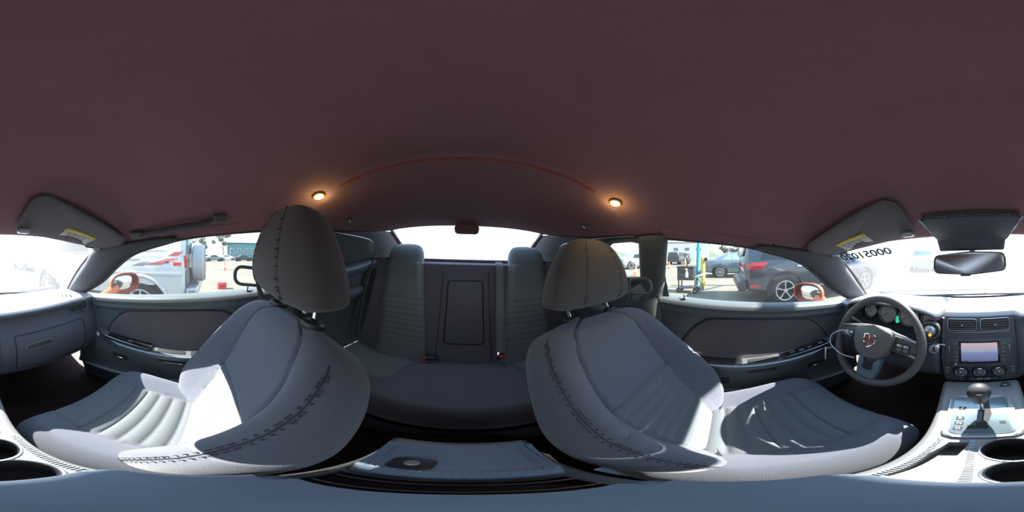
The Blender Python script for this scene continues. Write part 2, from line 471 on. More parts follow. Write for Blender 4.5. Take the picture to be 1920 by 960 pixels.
    pl = mb.build('trim_3' if side < 0 else 'trim_4', M_BPIL, kind='structure', label='grey centre pillar cover on the %s side' % tag, origin=(side * 0.62, -0.3, 0), solid=0.01)
    s2 = MB(); s2.tube([pil(0.86, i / 12) + Vector((-side * 0.004, 0, 0)) for i in range(13)], 0.004, 6); s2.build('pillar_seam', M_DARK, pl)
    s3 = MB(); s3.tube([pil(i / 8, 0.30 + 0.015 * sin(i / 8 * 3)) + Vector((-side * 0.002, 0, 0)) for i in range(9)], 0.0025, 6); s3.build('cover_joint', M_DARK, pl)
    # rear roof pillar from the quarter panel to the rear glass
    mb = MB()
    a = curve3([(side * 0.54, -0.85, 0.145), (side * 0.528, -1.02, 0.175), (side * 0.575, -1.35, 0.062), (side * 0.62, -1.66, -0.05)], 12)
    b = curve3([(side * 0.48, -0.98, 0.188), (side * 0.50, -1.03, 0.178), (side * 0.53, -1.33, 0.062), (side * 0.575, -1.66, -0.05)], 12)
    mb.grid(lambda u, v: a[int(round(u * 12))].lerp(b[int(round(u * 12))], v) + Vector((0, 0, -0.012 * sin(v * pi))), 12, 6)
    mb.build('trim_5' if side < 0 else 'trim_6', M_CEIL, kind='structure', label='cloth covered rear pillar beside the rear window, %s side' % tag, origin=(side * 0.55, -1.3, 0.06), solid=-0.008)

# rear glass
mb = MB()
def rear_fn(u, v):
    s = 2 * u - 1; y = -1.0 - 0.66 * v
    x = s * (0.50 + 0.09 * v)
    return Vector((x, y, 0.192 - 0.245 * v - (0.022 + 0.0 * v) * s * s * (1 - v) + 0.01 * sin(v * pi)))
mb.grid(rear_fn, 24, 16)
w6 = mb.build('window_6', M_GLASS_REAR, kind='structure', label='bright dusty rear window behind the back seat', origin=(0, -1.3, 0.07))
bl = MB(); bl.prism(rrect(0.15, 0.05, 0.02), (0.0, -0.985, 0.168), (1, 0, 0), (0, -0.35, 1), 0.03, 0.006)
bl.build('brake_lamp_cover', M_CEIL, w6, label='dark lamp cover at the top of the rear window')

# windshield and front pillars
WS_TOP = curve3([(-0.545, 0.455, 0.024), (-0.37, 0.475, 0.046), (0, 0.485, 0.058), (0.37, 0.475, 0.046), (0.545, 0.455, 0.024)], 24)
WS_BOT = curve3([(-0.70, 0.87, -0.285), (-0.45, 1.0, -0.262), (0, 1.06, -0.250), (0.45, 1.0, -0.262), (0.70, 0.87, -0.285)], 24)
mb = MB()
mb.grid(lambda u, v: WS_TOP[int(round(u * 24))].lerp(WS_BOT[int(round(u * 24))], v) + Vector((0, 0.012, 0.018)) * sin(v * pi), 24, 14)
w1 = mb.build('window_1', M_GLASS_FRONT, kind='structure', label='sunlit dusty windshield', origin=(0, 0.75, -0.1))
bd = MB(); bd.tube([p + Vector((0, 0.0, -0.002)) for p in WS_BOT], 0.007, 6); bd.build('lower_seal', M_DARK, w1)
bd = MB()
for s in (0, 24):
    bd.tube([WS_TOP[s].lerp(WS_BOT[s], v / 14) + Vector((0, 0.012, 0.018)) * sin(v / 14 * pi) for v in range(15)], 0.006, 6)
bd.build('side_seal', M_DARK, w1)
# lot number written on the outside of the glass, so it reads backwards from the seats
lt = writing('lot_number', '00051020', 0.060, Vector((-0.428, 0.510, 0.016)), (-1, -0.14, -0.10), (0, -0.82, 0.5), M_INK, w1, 0.0005, bold=0.0012)
wp = MB(); wp.tube([(-0.62, 0.98, -0.235), (-0.3, 1.06, -0.225), (0.05, 1.075, -0.222)], 0.006, 6)
wp.build('wiper_blade', M_DARK, kind='thing', label='black wiper blade lying along the bottom of the windshield', category='wiper', origin=(-0.3, 1.04, -0.23))

WIN_TOP = [(-0.58, -0.215, 0.082), (-0.585, -0.053, 0.066), (-0.585, 0.08, 0.050), (-0.582, 0.16, 0.032), (-0.585, 0.29, -0.006), (-0.605, 0.39, -0.067), (-0.64, 0.50, -0.148), (-0.69, 0.655, -0.228)]
def wtop(t): return Vector(tuple(cr([(i / 7, p[k]) for i, p in enumerate(WIN_TOP)], t) for k in range(3)))
for side, tag in ((-1, "driver's"), (1, 'passenger')):
    mx = lambda p: Vector((abs(p[0]) * side, p[1], p[2]))
    # door glass
    mb = MB()
    def gl_fn(u, v):
        t = mx(wtop(u)); yb = -0.278 + (0.66 + 0.278) * u
        b = Vector((side * 0.712, yb, belt_z(yb) - 0.02))
        p = t.lerp(b, v); p.x += side * (0.008 + 0.012 * sin(v * pi)); return p
    mb.grid(gl_fn, 24, 10)
    mb.build('window_2' if side < 0 else 'window_3', M_GLASS_SIDE, kind='structure', label='%s door window' % tag, origin=(side * 0.66, 0.2, -0.07))
    # front pillar, from the top of the door window to the dash
    cw = [mx(wtop(0.36 + 0.64 * i / 20)) for i in range(21)] + [Vector((side * 0.70, 0.70, -0.27)), Vector((side * 0.71, 0.72, -0.33))]
    cs = curve3([(side * 0.568, 0.13, 0.062), (side * 0.556, 0.30, 0.045), (side * 0.541, 0.455, 0.028), (side * 0.575, 0.565, -0.055), (side * 0.62, 0.69, -0.15), (side * 0.69, 0.86, -0.275), (side * 0.71, 0.92, -0.33)], 22)
    mb = MB()
    def pil(u, v):
        i = int(round(u * 22)); p = cw[i].lerp(cs[i], v)
        return p + Vector((-side * 0.022, -0.008, -0.006)) * (1 - (2*v-1) ** 4) + Vector((side * 0.004, 0, 0))
    mb.grid(pil, 22, 12)
    pl = mb.build('trim_1' if side < 0 else 'trim_2', M_TRIM, kind='structure', label='grey front pillar cover on the %s side' % tag, origin=(side * 0.6, 0.5, -0.1), solid=0.006)
    rl = MB()
    def rail(u, v):
        w = mx(wtop(.45 * u)); xe, zr = interp(EDGE, w.y)
        pts = [Vector((side * (xe - .03), w.y, ceil_z(xe - .03, w.y) - .002)), Vector((side * (xe - .008), w.y, max(w.z, zr) - .002)), w + Vector((0, 0, -.004)), w + Vector((side * .03, 0, .004)), w + Vector((side * .04, 0, .05))]
        return Vector(interp([(i / 4, tuple(p)) for i, p in enumerate(pts)], v))
    rl.grid(rail, 24, 16); rl.build('roof_rail', M_CEIL, pl, solid=.003)
    sl = MB(); sl.tube([mx(wtop(i / 40)) + Vector((0, 0, 0)) for i in range(41)], 0.006, 6)
    sl.tube([mx(wtop(0)), Vector((side * 0.705, -0.28, -0.16))], 0.007, 6)
    sl.build('window_seal', M_DARK, pl)
# ------------------------------------------------------------------ front seats
def split_grid(fn, us, vs, key, wrap=True):
    """Closed-loop grid of points fn(u, v); faces sorted into meshes by key(u, v)."""
    nu, nv = len(us), len(vs)
    P = [[fn(u, v) for u in us] for v in vs]
    out = {}
    for j in range(nv - 1):
        for i in range(nu if wrap else nu - 1):
            k = (i + 1) % nu
            ua, ub = us[i], us[k]
            kk = key(ua, ub, (vs[j] + vs[j+1]) / 2)
            mbx, idx = out.setdefault(kk, (MB(), {}))
            q = []
            for (b, a) in ((j, i), (j, k), (j + 1, k), (j + 1, i)):
                if (b, a) not in idx:
                    idx[(b, a)] = len(mbx.v); mbx.v.append(P[b][a])
                q.append(idx[(b, a)])
            mbx.f.append(tuple(q))
    return {k: m for k, (m, _) in out.items()}, P
def loop_us(nf, nb):
    """Points round a pad: ('f', u) across the front from -1 to 1, ('b', u) back again."""
    f = [('f', sin((-1 + 2 * i / nf) * pi / 2)) for i in range(nf + 1)]
    b = [('b', sin((1 - 2 * i / nb) * pi / 2)) for i in range(1, nb)]
    return f + b
def stitch_line(mb, pts, size=0.0011, length=0.005, gap=0.0035):
    """Thread dashes along a polyline."""
    L = 0; pts = [Vector(p) for p in pts]
    acc = 0.0
    for a, b in zip(pts, pts[1:]):
        d = (b - a).length
        if d < 1e-6: continue
        t = (b - a) / d; s = acc
        while s < d:
            p0, p1 = a + t * s, a + t * min(d, s + length)
            if (p1 - p0).length > length * 0.4: mb.tube([p0, p1], size, 4)
            s += length + gap
        acc = s - d
def front_seat(name, label, cx, pivot, recline, cush, hr_fwd, group):
    root = thing(name, label, 'car seat', (cx, 0.1, -0.86), group=group)
    a = radians(recline); up = Vector((0, -sin(a), cos(a))); fw = Vector((0, cos(a), sin(a)))
    H = 0.592; side = -1 if cx < 0 else 1
    pv = Vector((cx, pivot[0], pivot[1]))
    wt = [(0, .20), (.08, .23), (.25, .255), (.45, .266), (.65, .262), (.8, .255), (.9, .240), (.96, .208), (1.0, .13)]
    ui = lambda v: cr([(0, .50), (.3, .52), (.55, .56), (.8, .56), (1, .5)], v)
    hb = [(0, .06), (.25, .11), (.5, .095), (.75, .06), (.9, .028), (1, .0)]
    tk = [(0, .8), (.1, 1), (.85, 1), (.94, .75), (1, .25)]
    RT = 0.50
    def pt(uu, v):
        s, u = uu; au = abs(u)
        w = cr(wt, v); t = cr(tk, v)
        e = max(0.0, 1 - au ** 7) ** 0.42
        if s == 'f':
            F = 0.042 + cr(hb, v) * sm(ui(v) - .03, .86, au) * 1.0
            F += -0.012 * (1 - (au / ui(v)) ** 2) * (au < ui(v)) * sm(.0, .3, v)
            g = -0.010 * groove((au - ui(v)) * w, .005)
            if au < ui(v) + .01:
                g += -0.008 * groove((v - RT - .012 * (1 - u*u)) * H, .005)
                if v < RT:
                    ph = (RT - v) * H / 0.037
                    g += 0.008 * (abs(sin(pi * ph)) ** .6 - 1) * sm(ui(v), ui(v) - .06, au) + .003
            else:
                g += -0.007 * groove((v - .47) * H, .0045) * sm(ui(v), ui(v) + .05, au) * sm(.95, .85, au)
            d = (F * t + g) * e
        else:
            d = -0.075 * t * e
        d += -0.0
        return pv + Vector((u * w, 0, 0)) + up * (v * H) + fw * d
    us = loop_us(96, 26)
    vs = [i / 130 for i in range(120)] + [120/130 + (10/130) * sin(k / 12 * pi / 2) for k in range(0, 13)]
    vs = sorted(set(round(v, 6) for v in vs))
    def key(p, q, v):
        if p[0] == 'f' and q[0] == 'f' and (abs(p[1]) + abs(q[1])) / 2 < ui(v) and v < .945:
            return 'rib' if v < RT + .01 else 'top'
        return 'cover'
    parts, P = split_grid(pt, us, vs, key)
    cov = parts['cover']; cov.fan(P[-1]); cov.fan(P[0], True)
    back = cov.build('backrest', M_FABRIC, root, smooth=60)
    parts['top'].build('backrest_panel', M_FABRIC, back, smooth=60)
    parts['rib'].build('ribbed_backrest_insert', M_INSERT, back, smooth=60)
    st = MB()
    for sg in (-1, 1):
        for uo in (.885, .915):
            stitch_line(st, [pt(('f', sg * uo), v) + fw * .0018 + Vector((sg * .0016, 0, 0)) for v in [.06 + .86 * i / 90 for i in range(91)]], .0014)
    st.build('seam_stitching', M_STITCH, back, smooth=0, kind='stuff')
    for sg in (-1, 1):
        sg_ = MB(); sg_.tube([pt(('f', sg * .90), .04 + .9 * i / 60) + fw * .0006 + Vector((sg * .0006, 0, 0)) for i in range(61)], .0014, 5)
        sg_.build('bolster_seam', M_STITCH, back)
    # head restraint on two posts
    top = pv + up * H + fw * -0.012
    hh = 0.226; hbase = top + up * 0.053 + fw * hr_fwd
    hw = [(0, .140), (.04, .164), (.12, .172), (.4, .163), (.65, .140), (.85, .107), (.95, .072), (1.0, .02)]
    hd = [(0, .036), (.08, .055), (.3, .068), (.6, .064), (.85, .048), (.95, .033), (1.0, .01)]
    hbk = [(0, .082), (.05, .094), (.15, .092), (.5, .068), (.8, .046), (.95, .030), (1.0, .01)]
    lean = 0.035
    ha = a * 0.35; hup = Vector((0, -sin(ha), cos(ha))); hfw = Vector((0, cos(ha), sin(ha)))
    def hp(ang, v, extra=0.0):
        c, s = cos(ang), sin(ang); n = 0.62
        x = (abs(c) ** n) * (1 if c > 0 else -1); d = (abs(s) ** n) * (1 if s > 0 else -1)
        g = -0.0025 * groove((abs(x) - .48) * .12, .004) if s > 0 else 0
        return hbase + Vector((x * (cr(hw, v)), 0, 0)) + hfw * (d * (cr(hd if s > 0 else hbk, v) + g + extra) + .040 + lean * (v - .5) * .3) + hup * (v * hh)
    vs2 = [0, .01, .03] + [.06 + .86 * i / 26 for i in range(27)] + [.95, .97, .985, .995, 1.0]
    mb = MB(); mb.loft([[hp(k * 2 * pi / 72, v) for k in range(72)] for v in vs2])
    hr = mb.build('headrest', M_HEAD, root, smooth=60)
    st = MB()
    def on_front(xs, v):   # angle with given |x| share on the front half
        c = xs ** (1 / .62); return math.acos(c)
    for sg in (-1, 1):
        for xs in (.455, .505):
            an = on_front(xs, .5); an = an if sg > 0 else pi - an
            stitch_line(st, [hp(an, .05 + .91 * i / 60, .0035) for i in range(61)], .0016)
    st.build('seam_stitching', M_STITCH, hr, smooth=0, kind='stuff')
    for sg in (-1, 1):
        an = on_front(.48, .5); an = an if sg > 0 else pi - an
        sl_ = MB(); sl_.tube([hp(an, .04 + .93 * i / 60, .0012) for i in range(61)], .0013, 5); sl_.build('headrest_seam', M_STITCH, hr)
    for sx in (-.089, .089):
        q = hbase + Vector((sx, 0, 0)) + hup * 0.02
        b0 = top + Vector((sx, 0, 0)) - up * .03
        mb = MB(); mb.tube([b0, top + Vector((sx, 0, 0)), q, q + hup * .05], .0065, 12)
        mb.build('headrest_post', M_CHROME, root)
        gt = top + Vector((sx, 0, 0)) - up * .004 + fw * .004
        mb = MB(); mb.lathe([(0, 0), (.026, 0), (.029, .006), (.028, .014), (.021, .020), (.010, .0205)], gt, up, 24)
        mb.build('post_guide', M_DARK, root)
    # belt guide loop on the outer shoulder
    c0 = pv + Vector((side * .210, .002, .072)) + up * (H * .97) + fw * .05
    rr = [c0 + Vector((-side * .006 * p[1] / .03, p[0] * .98, p[1] + p[0] * .12)) for p in rrect(.105, .066, .026, 4)]
    mb = MB(); mb.tube(rr, .0065, 8, closed=True); lp_ = mb.build('belt_guide_loop', M_WHEELP, root)
    mb = MB(); mb.tube([c0 + Vector((-side * .0, -.035, -.034)), c0 + Vector((-side * .02, -.045, -.085))], [.008, .012], 8); mb.build('loop_foot', M_DARK, lp_)
    # cushion
    y0, y1, zr, zf = cush; L = y1 - y0
    cw = [(0, .21), (.12, .235), (.4, .25), (.7, .256), (.88, .25), (.96, .232), (1.0, .19)]
    th = [(0, .9), (.7, 1), (.86, .95), (.94, .78), (.98, .55), (1.0, .30)]
    cui = lambda v: cr([(0, .50), (.4, .54), (.8, .56), (1, .54)], v)
    FT = 0.70
    def cp(uu, v):
        s, u = uu; au = abs(u); w = cr(cw, v); e = max(0, 1 - au ** 6) ** .45
        base = zr + (zf - zr) * sm(0, .85, v)
        zm = base - 0.085
        if s == 'f':
            b = .048 * sm(cui(v) - .04, .84, au) * sm(1.05, .75, v) * (1 - .35 * sm(.3, 0, v))
            g = -0.007 * groove((au - cui(v)) * w, .006)
            if au < cui(v) + .01:
                g += -.006 * groove((v - FT) * L, .005) - .008 * (1 - (au / cui(v)) ** 2)
                if v < FT:
                    g += 0.008 * (abs(sin(pi * (FT - v) * L / .044)) ** .6 - 1) * sm(cui(v), cui(v) - .06, au) + .003
            z = zm + (.085 * cr(th, v) + b + g) * e
        else:
            z = zm - .095 * cr(th, v) * e
        return Vector((cx + u * w, y0 + L * v, z))
    vs = [i / 100 * .9 for i in range(100)] + [.9 + .1 * sin(k / 14 * pi / 2) for k in range(15)]
    vs = sorted(set(round(v, 6) for v in vs))
    def ckey(p, q, v):
        if p[0] == 'f' and q[0] == 'f' and (abs(p[1]) + abs(q[1])) / 2 < cui(v) and v < .985:
            return 'rib' if v < FT else 'front'
        return 'cover'
    parts, P = split_grid(cp, us, vs, ckey)
    cov = parts['cover']; cov.fan(P[-1]); cov.fan(P[0], True)
    cu = cov.build('cushion', M_FABRIC, root, smooth=60)
    parts['front'].build('cushion_front_panel', M_INSERT, cu, smooth=60)
    parts['rib'].build('ribbed_cushion_insert', M_INSERT, cu, smooth=60)
    mb = MB(); mb.box((cx, y0 + L * .5, (zr + zf) / 2 - .225), (.40, L * .86, .11), bevel=.015)
    mb.build('seat_base', M_DARK, root)
    for sx in (-.19, .19):
        mb = MB(); mb.box((cx + sx, y0 + L * .45, -.895), (.035, L * 1.05, .05), bevel=.006); mb.build('seat_rail', M_SATIN, root)
    return root
DRIVER = front_seat('driver_seat', 'reclined grey cloth front seat behind the steering wheel', -0.391, (-0.053, -0.690), 34, (-0.13, 0.38, -0.665, -0.610), 0.0, None)
PASSENGER = front_seat('passenger_seat', 'upright grey cloth front seat with sunlit ribs facing the glovebox', 0.366, (0.036, -0.710), 23, (-0.07, 0.385, -0.665, -0.605), 0.012, None)

# ------------------------------------------------------------------ rear bench
def rear_bench():
    root = thing('rear_bench', 'dark cloth rear bench with ribbed outer seats and fold-down armrest', 'car seat', (0, -0.9, -0.72))
    # backrest: one wide pad, (x, v) with v from the cushion to the shelf
    p0, p1 = Vector((0, -0.83, -0.70)), Vector((0, -1.10, -0.045))
    up = (p1 - p0); H = up.length; up.normalize(); fw = Vector((0, -up.z, up.y)) * -1
    ins = lambda v: (0.185 + .10 * v, 0.50 + .06 * v)
    def rp_(x, v):
        ax = abs(x); lo, hi = ins(v)
        d = .03 + .018 * sm(.56, .62, ax)
        inside = lo < ax < hi
        head = 0
        if inside:
            m = min(ax - lo, hi - ax)
            d += .022 * sm(0, .05, m)
            if .22 < v < .62: d += .005 * (abs(sin(pi * (v - .22) * H / .034)) ** .6 - 1) * sm(0, .02, m)
            d += -.004 * groove((v - .62) * H, .004)
        d += -.008 * groove(ax - lo, .006) - .008 * groove(ax - hi, .006)
        d *= (1 - .9 * sm(.96, 1.0, v))
        return p0 + Vector((x, 0, 0)) + up * (v * H) + fw * d
    xs = [-.618 + 1.236 * i / 200 for i in range(201)]; vs = [i / 150 for i in range(151)]
    def key(p, q, v):
        ax = abs(p + q) / 2; lo, hi = ins(v)
        return ('L' if p < 0 else 'R') if lo < ax < hi else 'cover'
    parts, _ = split_grid(rp_, xs, vs, key, wrap=False)
    back = parts['cover'].build('backrest', M_REAR, root, smooth=60)
    parts['L'].build('ribbed_backrest_insert', M_REARIN, back, smooth=60)
    parts['R'].build('ribbed_backrest_insert', M_REARIN, back, smooth=60)
    # raised head bumps over the outer places
    for s in (-1, 1):
        mb = MB(); cx = s * .425
        def hb(u, v):
            an = u * 2 * pi; c, sn = cos(an), sin(an); n = .6
            x = (abs(c) ** n) * (1 if c > 0 else -1); d = (abs(sn) ** n) * (1 if sn > 0 else -1)
            w = cr([(0, .135), (.5, .130), (.8, .112), (.95, .08), (1, .03)], v); t = cr([(0, .05), (.5, .05), (.85, .038), (1, .01)], v)
            return Vector((cx + x * w, -1.085, -.075)) + up * (v * .165) + fw * (d * t)
        mb.loft([[hb(k / 48, v) for k in range(48)] for v in [0, .15, .3, .45, .6, .7, .8, .87, .93, .97, 1]])
        mb.build('head_bolster', M_REARIN, root, smooth=60)
    # centre armrest, folded up
    P = lambda x, v: p0 + Vector((x, 0, 0)) + up * (v * H)
    c = P(0, .53)
    mb = MB(); mb.prism(rrect(.205, .385, .018), c + fw * .022, (-1, 0, 0), up, .022, .008)
    arm = mb.build('folding_armrest', M_REAR, root)
    gv = MB(); gv.tube([c + Vector((-x, 0, 0)) + up * y + fw * .032 for x, y in rrect(.214, .396, .02)], .0042, 6, closed=True)
    gv.build('armrest_gap', M_INK, arm)
    for x in (-.145, .145):
        mb = MB(); mb.tube([P(x, v / 10) + fw * .0325 for v in range(1, 10)], .0022, 5); mb.build('panel_seam', M_STITCH, back)
    # cushion: two hollowed places and a raised middle
    def cp(x, t):
        ax = abs(x); y = -.40 - .47 * (1 - t) + .015 * cos(x * 4)
        mid = .235 + .10 * t
        z = -.640 + .012 * sm(0, .9, t)
        z += .035 * sm(mid + .04, mid - .05, ax) * sm(0, .3, t)
        z += -.008 * groove(ax - mid, .008)
        if ax > mid + .01 and t < .6: z += .005 * (abs(sin(pi * (.6 - t) * .47 / .033)) ** .6 - 1)
        z += -.007 * groove((t - .6) * .47, .005) * (ax > mid)
        z += .02 * sm(.5, .62, ax)
        z -= .10 * sm(.86, 1.0, t) ** 2.2
        return Vector((x, y, z))
    xs = [-.638 + 1.276 * i / 160 for i in range(161)]; ts = [i / 110 for i in range(111)]
    def ck(p, q, t):
        ax = abs(p + q) / 2
        return ('L' if p < 0 else 'R') if ax > .235 + .10 * t and t < .6 else 'cover'
    parts, PP = split_grid(cp, xs, ts, ck, wrap=False)
    cov = parts['cover']
    cov.grid(lambda u, v: Vector((-.638 + 1.276 * u, -.385 + .015 * cos((-.638 + 1.276 * u) * 4) - .03 * v * v - .015, -.728 - .20 * v)), 40, 8)
    cu = cov.build('cushion', M_REAR, root, smooth=60)
    for k in 'LR': parts[k].build('ribbed_cushion_insert', M_REARIN, cu, smooth=60)
    return root
REAR = rear_bench()

# belts
def rear_belt(name, label, pts, side, buckle=None):
    r = thing(name, label, 'seat belt', pts[0], group=None)
    mb = MB(); mb.strip(curve3(pts, 24), .023, .0012, side); mb.build('webbing', M_BELT, r)
    return r
b1 = rear_belt('rear_seat_belt', 'grey belt hanging beside the rear passenger-side seat', [(.63, -1.03, -.022), (.64, -.985, -.06), (.655, -.90, -.30), (.66, -.845, -.58)], (0.75, -.5, 0))
mb = MB(); mb.prism(rrect(.10, .035, .015), (.615, -1.045, -.024), (1, .1, 0), (0, -1, .2), .014, .005); mb.build('belt_outlet', M_WHEELP, b1)
b2 = rear_belt('rear_seat_belt', 'grey belt hanging down the middle of the rear seat back', [(-.215, -1.065, -.035), (-.213, -1.005, -.085), (-.20, -.905, -.33), (-.188, -.802, -.545)], (1, 0.05, 0))
mb = MB(); mb.prism(rrect(.034, .05, .006), (-.187, -.80, -.562), (-1, 0, 0), (0, -.4, .9), .004, .001); mb.build('latch_tongue', M_CHROME, b2)
b4 = rear_belt('rear_seat_belt', 'grey belt beside the rear seat behind the reclined front seat', [(-.63, -1.03, -.022), (-.64, -.985, -.06), (-.655, -.90, -.30), (-.66, -.845, -.58)], (0.75, .5, 0))
mb = MB(); mb.prism(rrect(.10, .035, .015), (-.615, -1.045, -.024), (1, -.1, 0), (0, -1, .2), .014, .005); mb.build('belt_outlet', M_WHEELP, b4)
def buckle(label, c, rz, tilt):
    r = thing('belt_buckle', label, 'belt buckle', c, group=None)
    R = Matrix.Rotation(radians(rz), 3, 'Z') @ Matrix.Rotation(radians(tilt), 3, 'X')
    c = Vector(c)
    mb = MB(); mb.box(c, (.034, .075, .02), R, .005); mb.build('housing', M_DARK, r)
    mb = MB(); mb.box(c + R @ Vector((0, .040, .002)), (.028, .016, .018), R, .003); mb.build('release_button', M_RED, r, label='red release button')
    return r
buckle('belt buckle lying across the rear cushion with red button', (.155, -.79, -.588), -62, 8)
buckle('upright belt buckle with red button under the middle belt', (-.186, -.79, -.575), 0, 40)

def front_belt(side, label, anchor, guide):
    r = thing('front_seat_belt', label, 'seat belt', anchor)
    A, G = Vector(anchor), Vector(guide)
    mb = MB(); mb.strip(curve3([A, A.lerp(G, .5) + Vector((0, 0, -.012)), G], 12), .022, .0012, (0.1 * side, .6, .8)); mb.build('shoulder_webbing', M_BELT, r)
    mb = MB(); mb.strip(curve3([A, A + Vector((side * .006, -.01, -.2)), A + Vector((side * .01, .0, -.55))], 12), .022, .0012, (0, 1, 0)); mb.build('lower_webbing', M_BELT, r)
    mb = MB(); mb.box(A, (.014, .05, .03), None, .005); mb.build('anchor', M_DARK, r)
front_belt(-1, 'grey belt running from the pillar to the reclined front seat', (-.690, -.345, -.160), (-.622, -.362, -.118))
front_belt(1, 'grey belt running from the pillar to the upright front seat', (.688, -.30, -.145), (.605, -.175, -.088))
# ------------------------------------------------------------------ dashboard
def resample(pts, n):
    L = [0]
    for a, b in zip(pts, pts[1:]): L.append(L[-1] + hypot(b[0]-a[0], b[1]-a[1]))
    ty = [(l / L[-1], p[0]) for l, p in zip(L, pts)]; tz = [(l / L[-1], p[1]) for l, p in zip(L, pts)]
    return [(interp(ty, i / n), interp(tz, i / n)) for i in range(n + 1)]
PP_ = [(1.05, -.275), (.9, -.245), (.76, -.232), (.67, -.233), (.63, -.243), (.616, -.262), (.628, -.29), (.622, -.33), (.60, -.39), (.59, -.45), (.602, -.53), (.65, -.61), (.76, -.67), (.95, -.72)]
PC_ = [(1.05, -.275), (.9, -.247), (.76, -.234), (.69, -.237), (.668, -.25), (.662, -.268), (.664, -.30), (.662, -.35), (.653, -.42), (.644, -.5), (.636, -.58), (.645, -.62), (.76, -.68), (.95, -.72)]
PD_ = [(1.05, -.275), (.9, -.232), (.76, -.196), (.67, -.186), (.61, -.194), (.595, -.212), (.625, -.225), (.72, -.232), (.755, -.30), (.71, -.372), (.625, -.395), (.605, -.46), (.66, -.6), (.95, -.72)]
# the same numbered point is the same feature on each profile; smooth each between the points
def prof(tab, n=104):
    m = len(tab) - 1
    ty = [(i / m, p[0]) for i, p in enumerate(tab)]; tz = [(i / m, p[1]) for i, p in enumerate(tab)]
    return [(cr(ty, i / n), cr(tz, i / n)) for i in range(n + 1)]
QP, QC, QD = prof(PP_), prof(PC_), prof(PD_)
def dash_pt(x, i):
    wd = sm(-.66, -.61, x) * sm(-.145, -.175, x); wc = sm(-.17, -.155, x) * sm(.17, .14, x)
    wp = max(0, 1 - wd - wc)
    y = QP[i][0] * wp + QC[i][0] * wc + QD[i][0] * wd; z = QP[i][1] * wp + QC[i][1] * wc + QD[i][1] * wd
    # the hood over the gauges is arched
    if wd > 0 and 8 < i < 62: z -= wd * .045 * abs((x + .39) / .25) ** 3.0
    y += .05 * (abs(x) / .72) ** 3 * (i > 20) * -0.0
    y -= .17 * max(0, abs(x) - .42) ** 1.0 * max(0, 1 - i / 20)
    return Vector((x, y, z))
DASH = thing('dashboard', 'grey dashboard with glare-painted pale top under the windshield', 'dashboard', (0, 0.75, -0.45))
xs = [-.70 + 1.40 * i / 200 for i in range(201)]
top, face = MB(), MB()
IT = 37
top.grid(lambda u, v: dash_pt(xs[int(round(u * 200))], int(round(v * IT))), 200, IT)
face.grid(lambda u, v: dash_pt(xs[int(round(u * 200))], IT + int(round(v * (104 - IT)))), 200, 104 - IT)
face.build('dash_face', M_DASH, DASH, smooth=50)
top.build('dash_top', M_DASHTOP, DASH, smooth=50, label='dash top bleached pale by the sun')  # not bleached: the pale colour stands for windshield glare

# glovebox door outline, handle, side vents
def dash_at(x, z, i0=45):
    best = min(range(i0, 105), key=lambda i: abs(dash_pt(x, i).z - z)); return dash_pt(x, best)
mb = MB()
ol = [(.225, -.375), (.235, -.36), (.58, -.36), (.60, -.375), (.595, -.53), (.58, -.55), (.25, -.55), (.23, -.535)]
mb.tube([dash_at(x, z) + Vector((0, -.001, 0)) for x, z in [(.228 + .37 * i / 20, -.362) for i in range(21)] + [(.60, -.362 - .19 * i / 12) for i in range(1, 13)] + [(.60 - .37 * i / 20, -.552) for i in range(1, 21)] + [(.228, -.552 + .19 * i / 12) for i in range(1, 12)]], .0022, 5, closed=True)
gb = mb.build('glovebox_gap', M_INK, DASH)
h = dash_at(.33, -.42)
mb = MB(); mb.prism(rrect(.13, .032, .012), h + Vector((0, .006, 0)), (1, -.02, .06), (0, .2, 1), .012, .004); gh = mb.build('glovebox_handle', M_WHEELP, DASH)
mb = MB(); mb.prism(rrect(.11, .016, .007), h + Vector((0, -.0065, .003)), (1, -.02, .06), (0, .2, 1), .0015, .0005); mb.build('handle_recess', M_DARK, gh)
for s, x0 in ((1, .585), (-1, -.60)):
    c = dash_pt(x0, 46) + Vector((0, -.004, .0)); c.z = -.285
    c.y = dash_at(x0, -.285, 38).y - .006
    mb = MB(); mb.prism(rrect(.105, .05, .012), c + Vector((0, .012, 0)), (1, .12 * -s, .0), (0, .1, 1), .016, .004); vt = mb.build('side_vent', M_DARK, DASH)
    mb = MB(); mb.tube([c + Vector((x, -.006 - .12 * s * x, z)) for x, z in rrect(.108, .053, .013)], .0022, 5, closed=True); mb.build('vent_rim', M_SATIN, vt)
    for k in range(3):
        mb = MB(); mb.box(c + Vector((0, -.006, -.014 + .014 * k)), (.09, .006, .002)); mb.build('slat', M_WHEELP, vt)
    mb = MB(); mb.cyl(c + Vector((.018, -.008, 0)), c + Vector((.018, -.013, 0)), .005, n=10); mb.build('vent_tab', M_CHROME, vt)
# defroster slots by the passenger pillar
for k in range(5):
    mb = MB(); p = Vector((.50 + .018 * k, .72 - .012 * k, -.228)); p.z = dash_pt(p.x, 24).z + .001
    mb.box(p, (.007, .045, .004), Matrix.Rotation(-.5, 3, 'Z'), .001); mb.build('defroster_slot', M_INK, DASH)

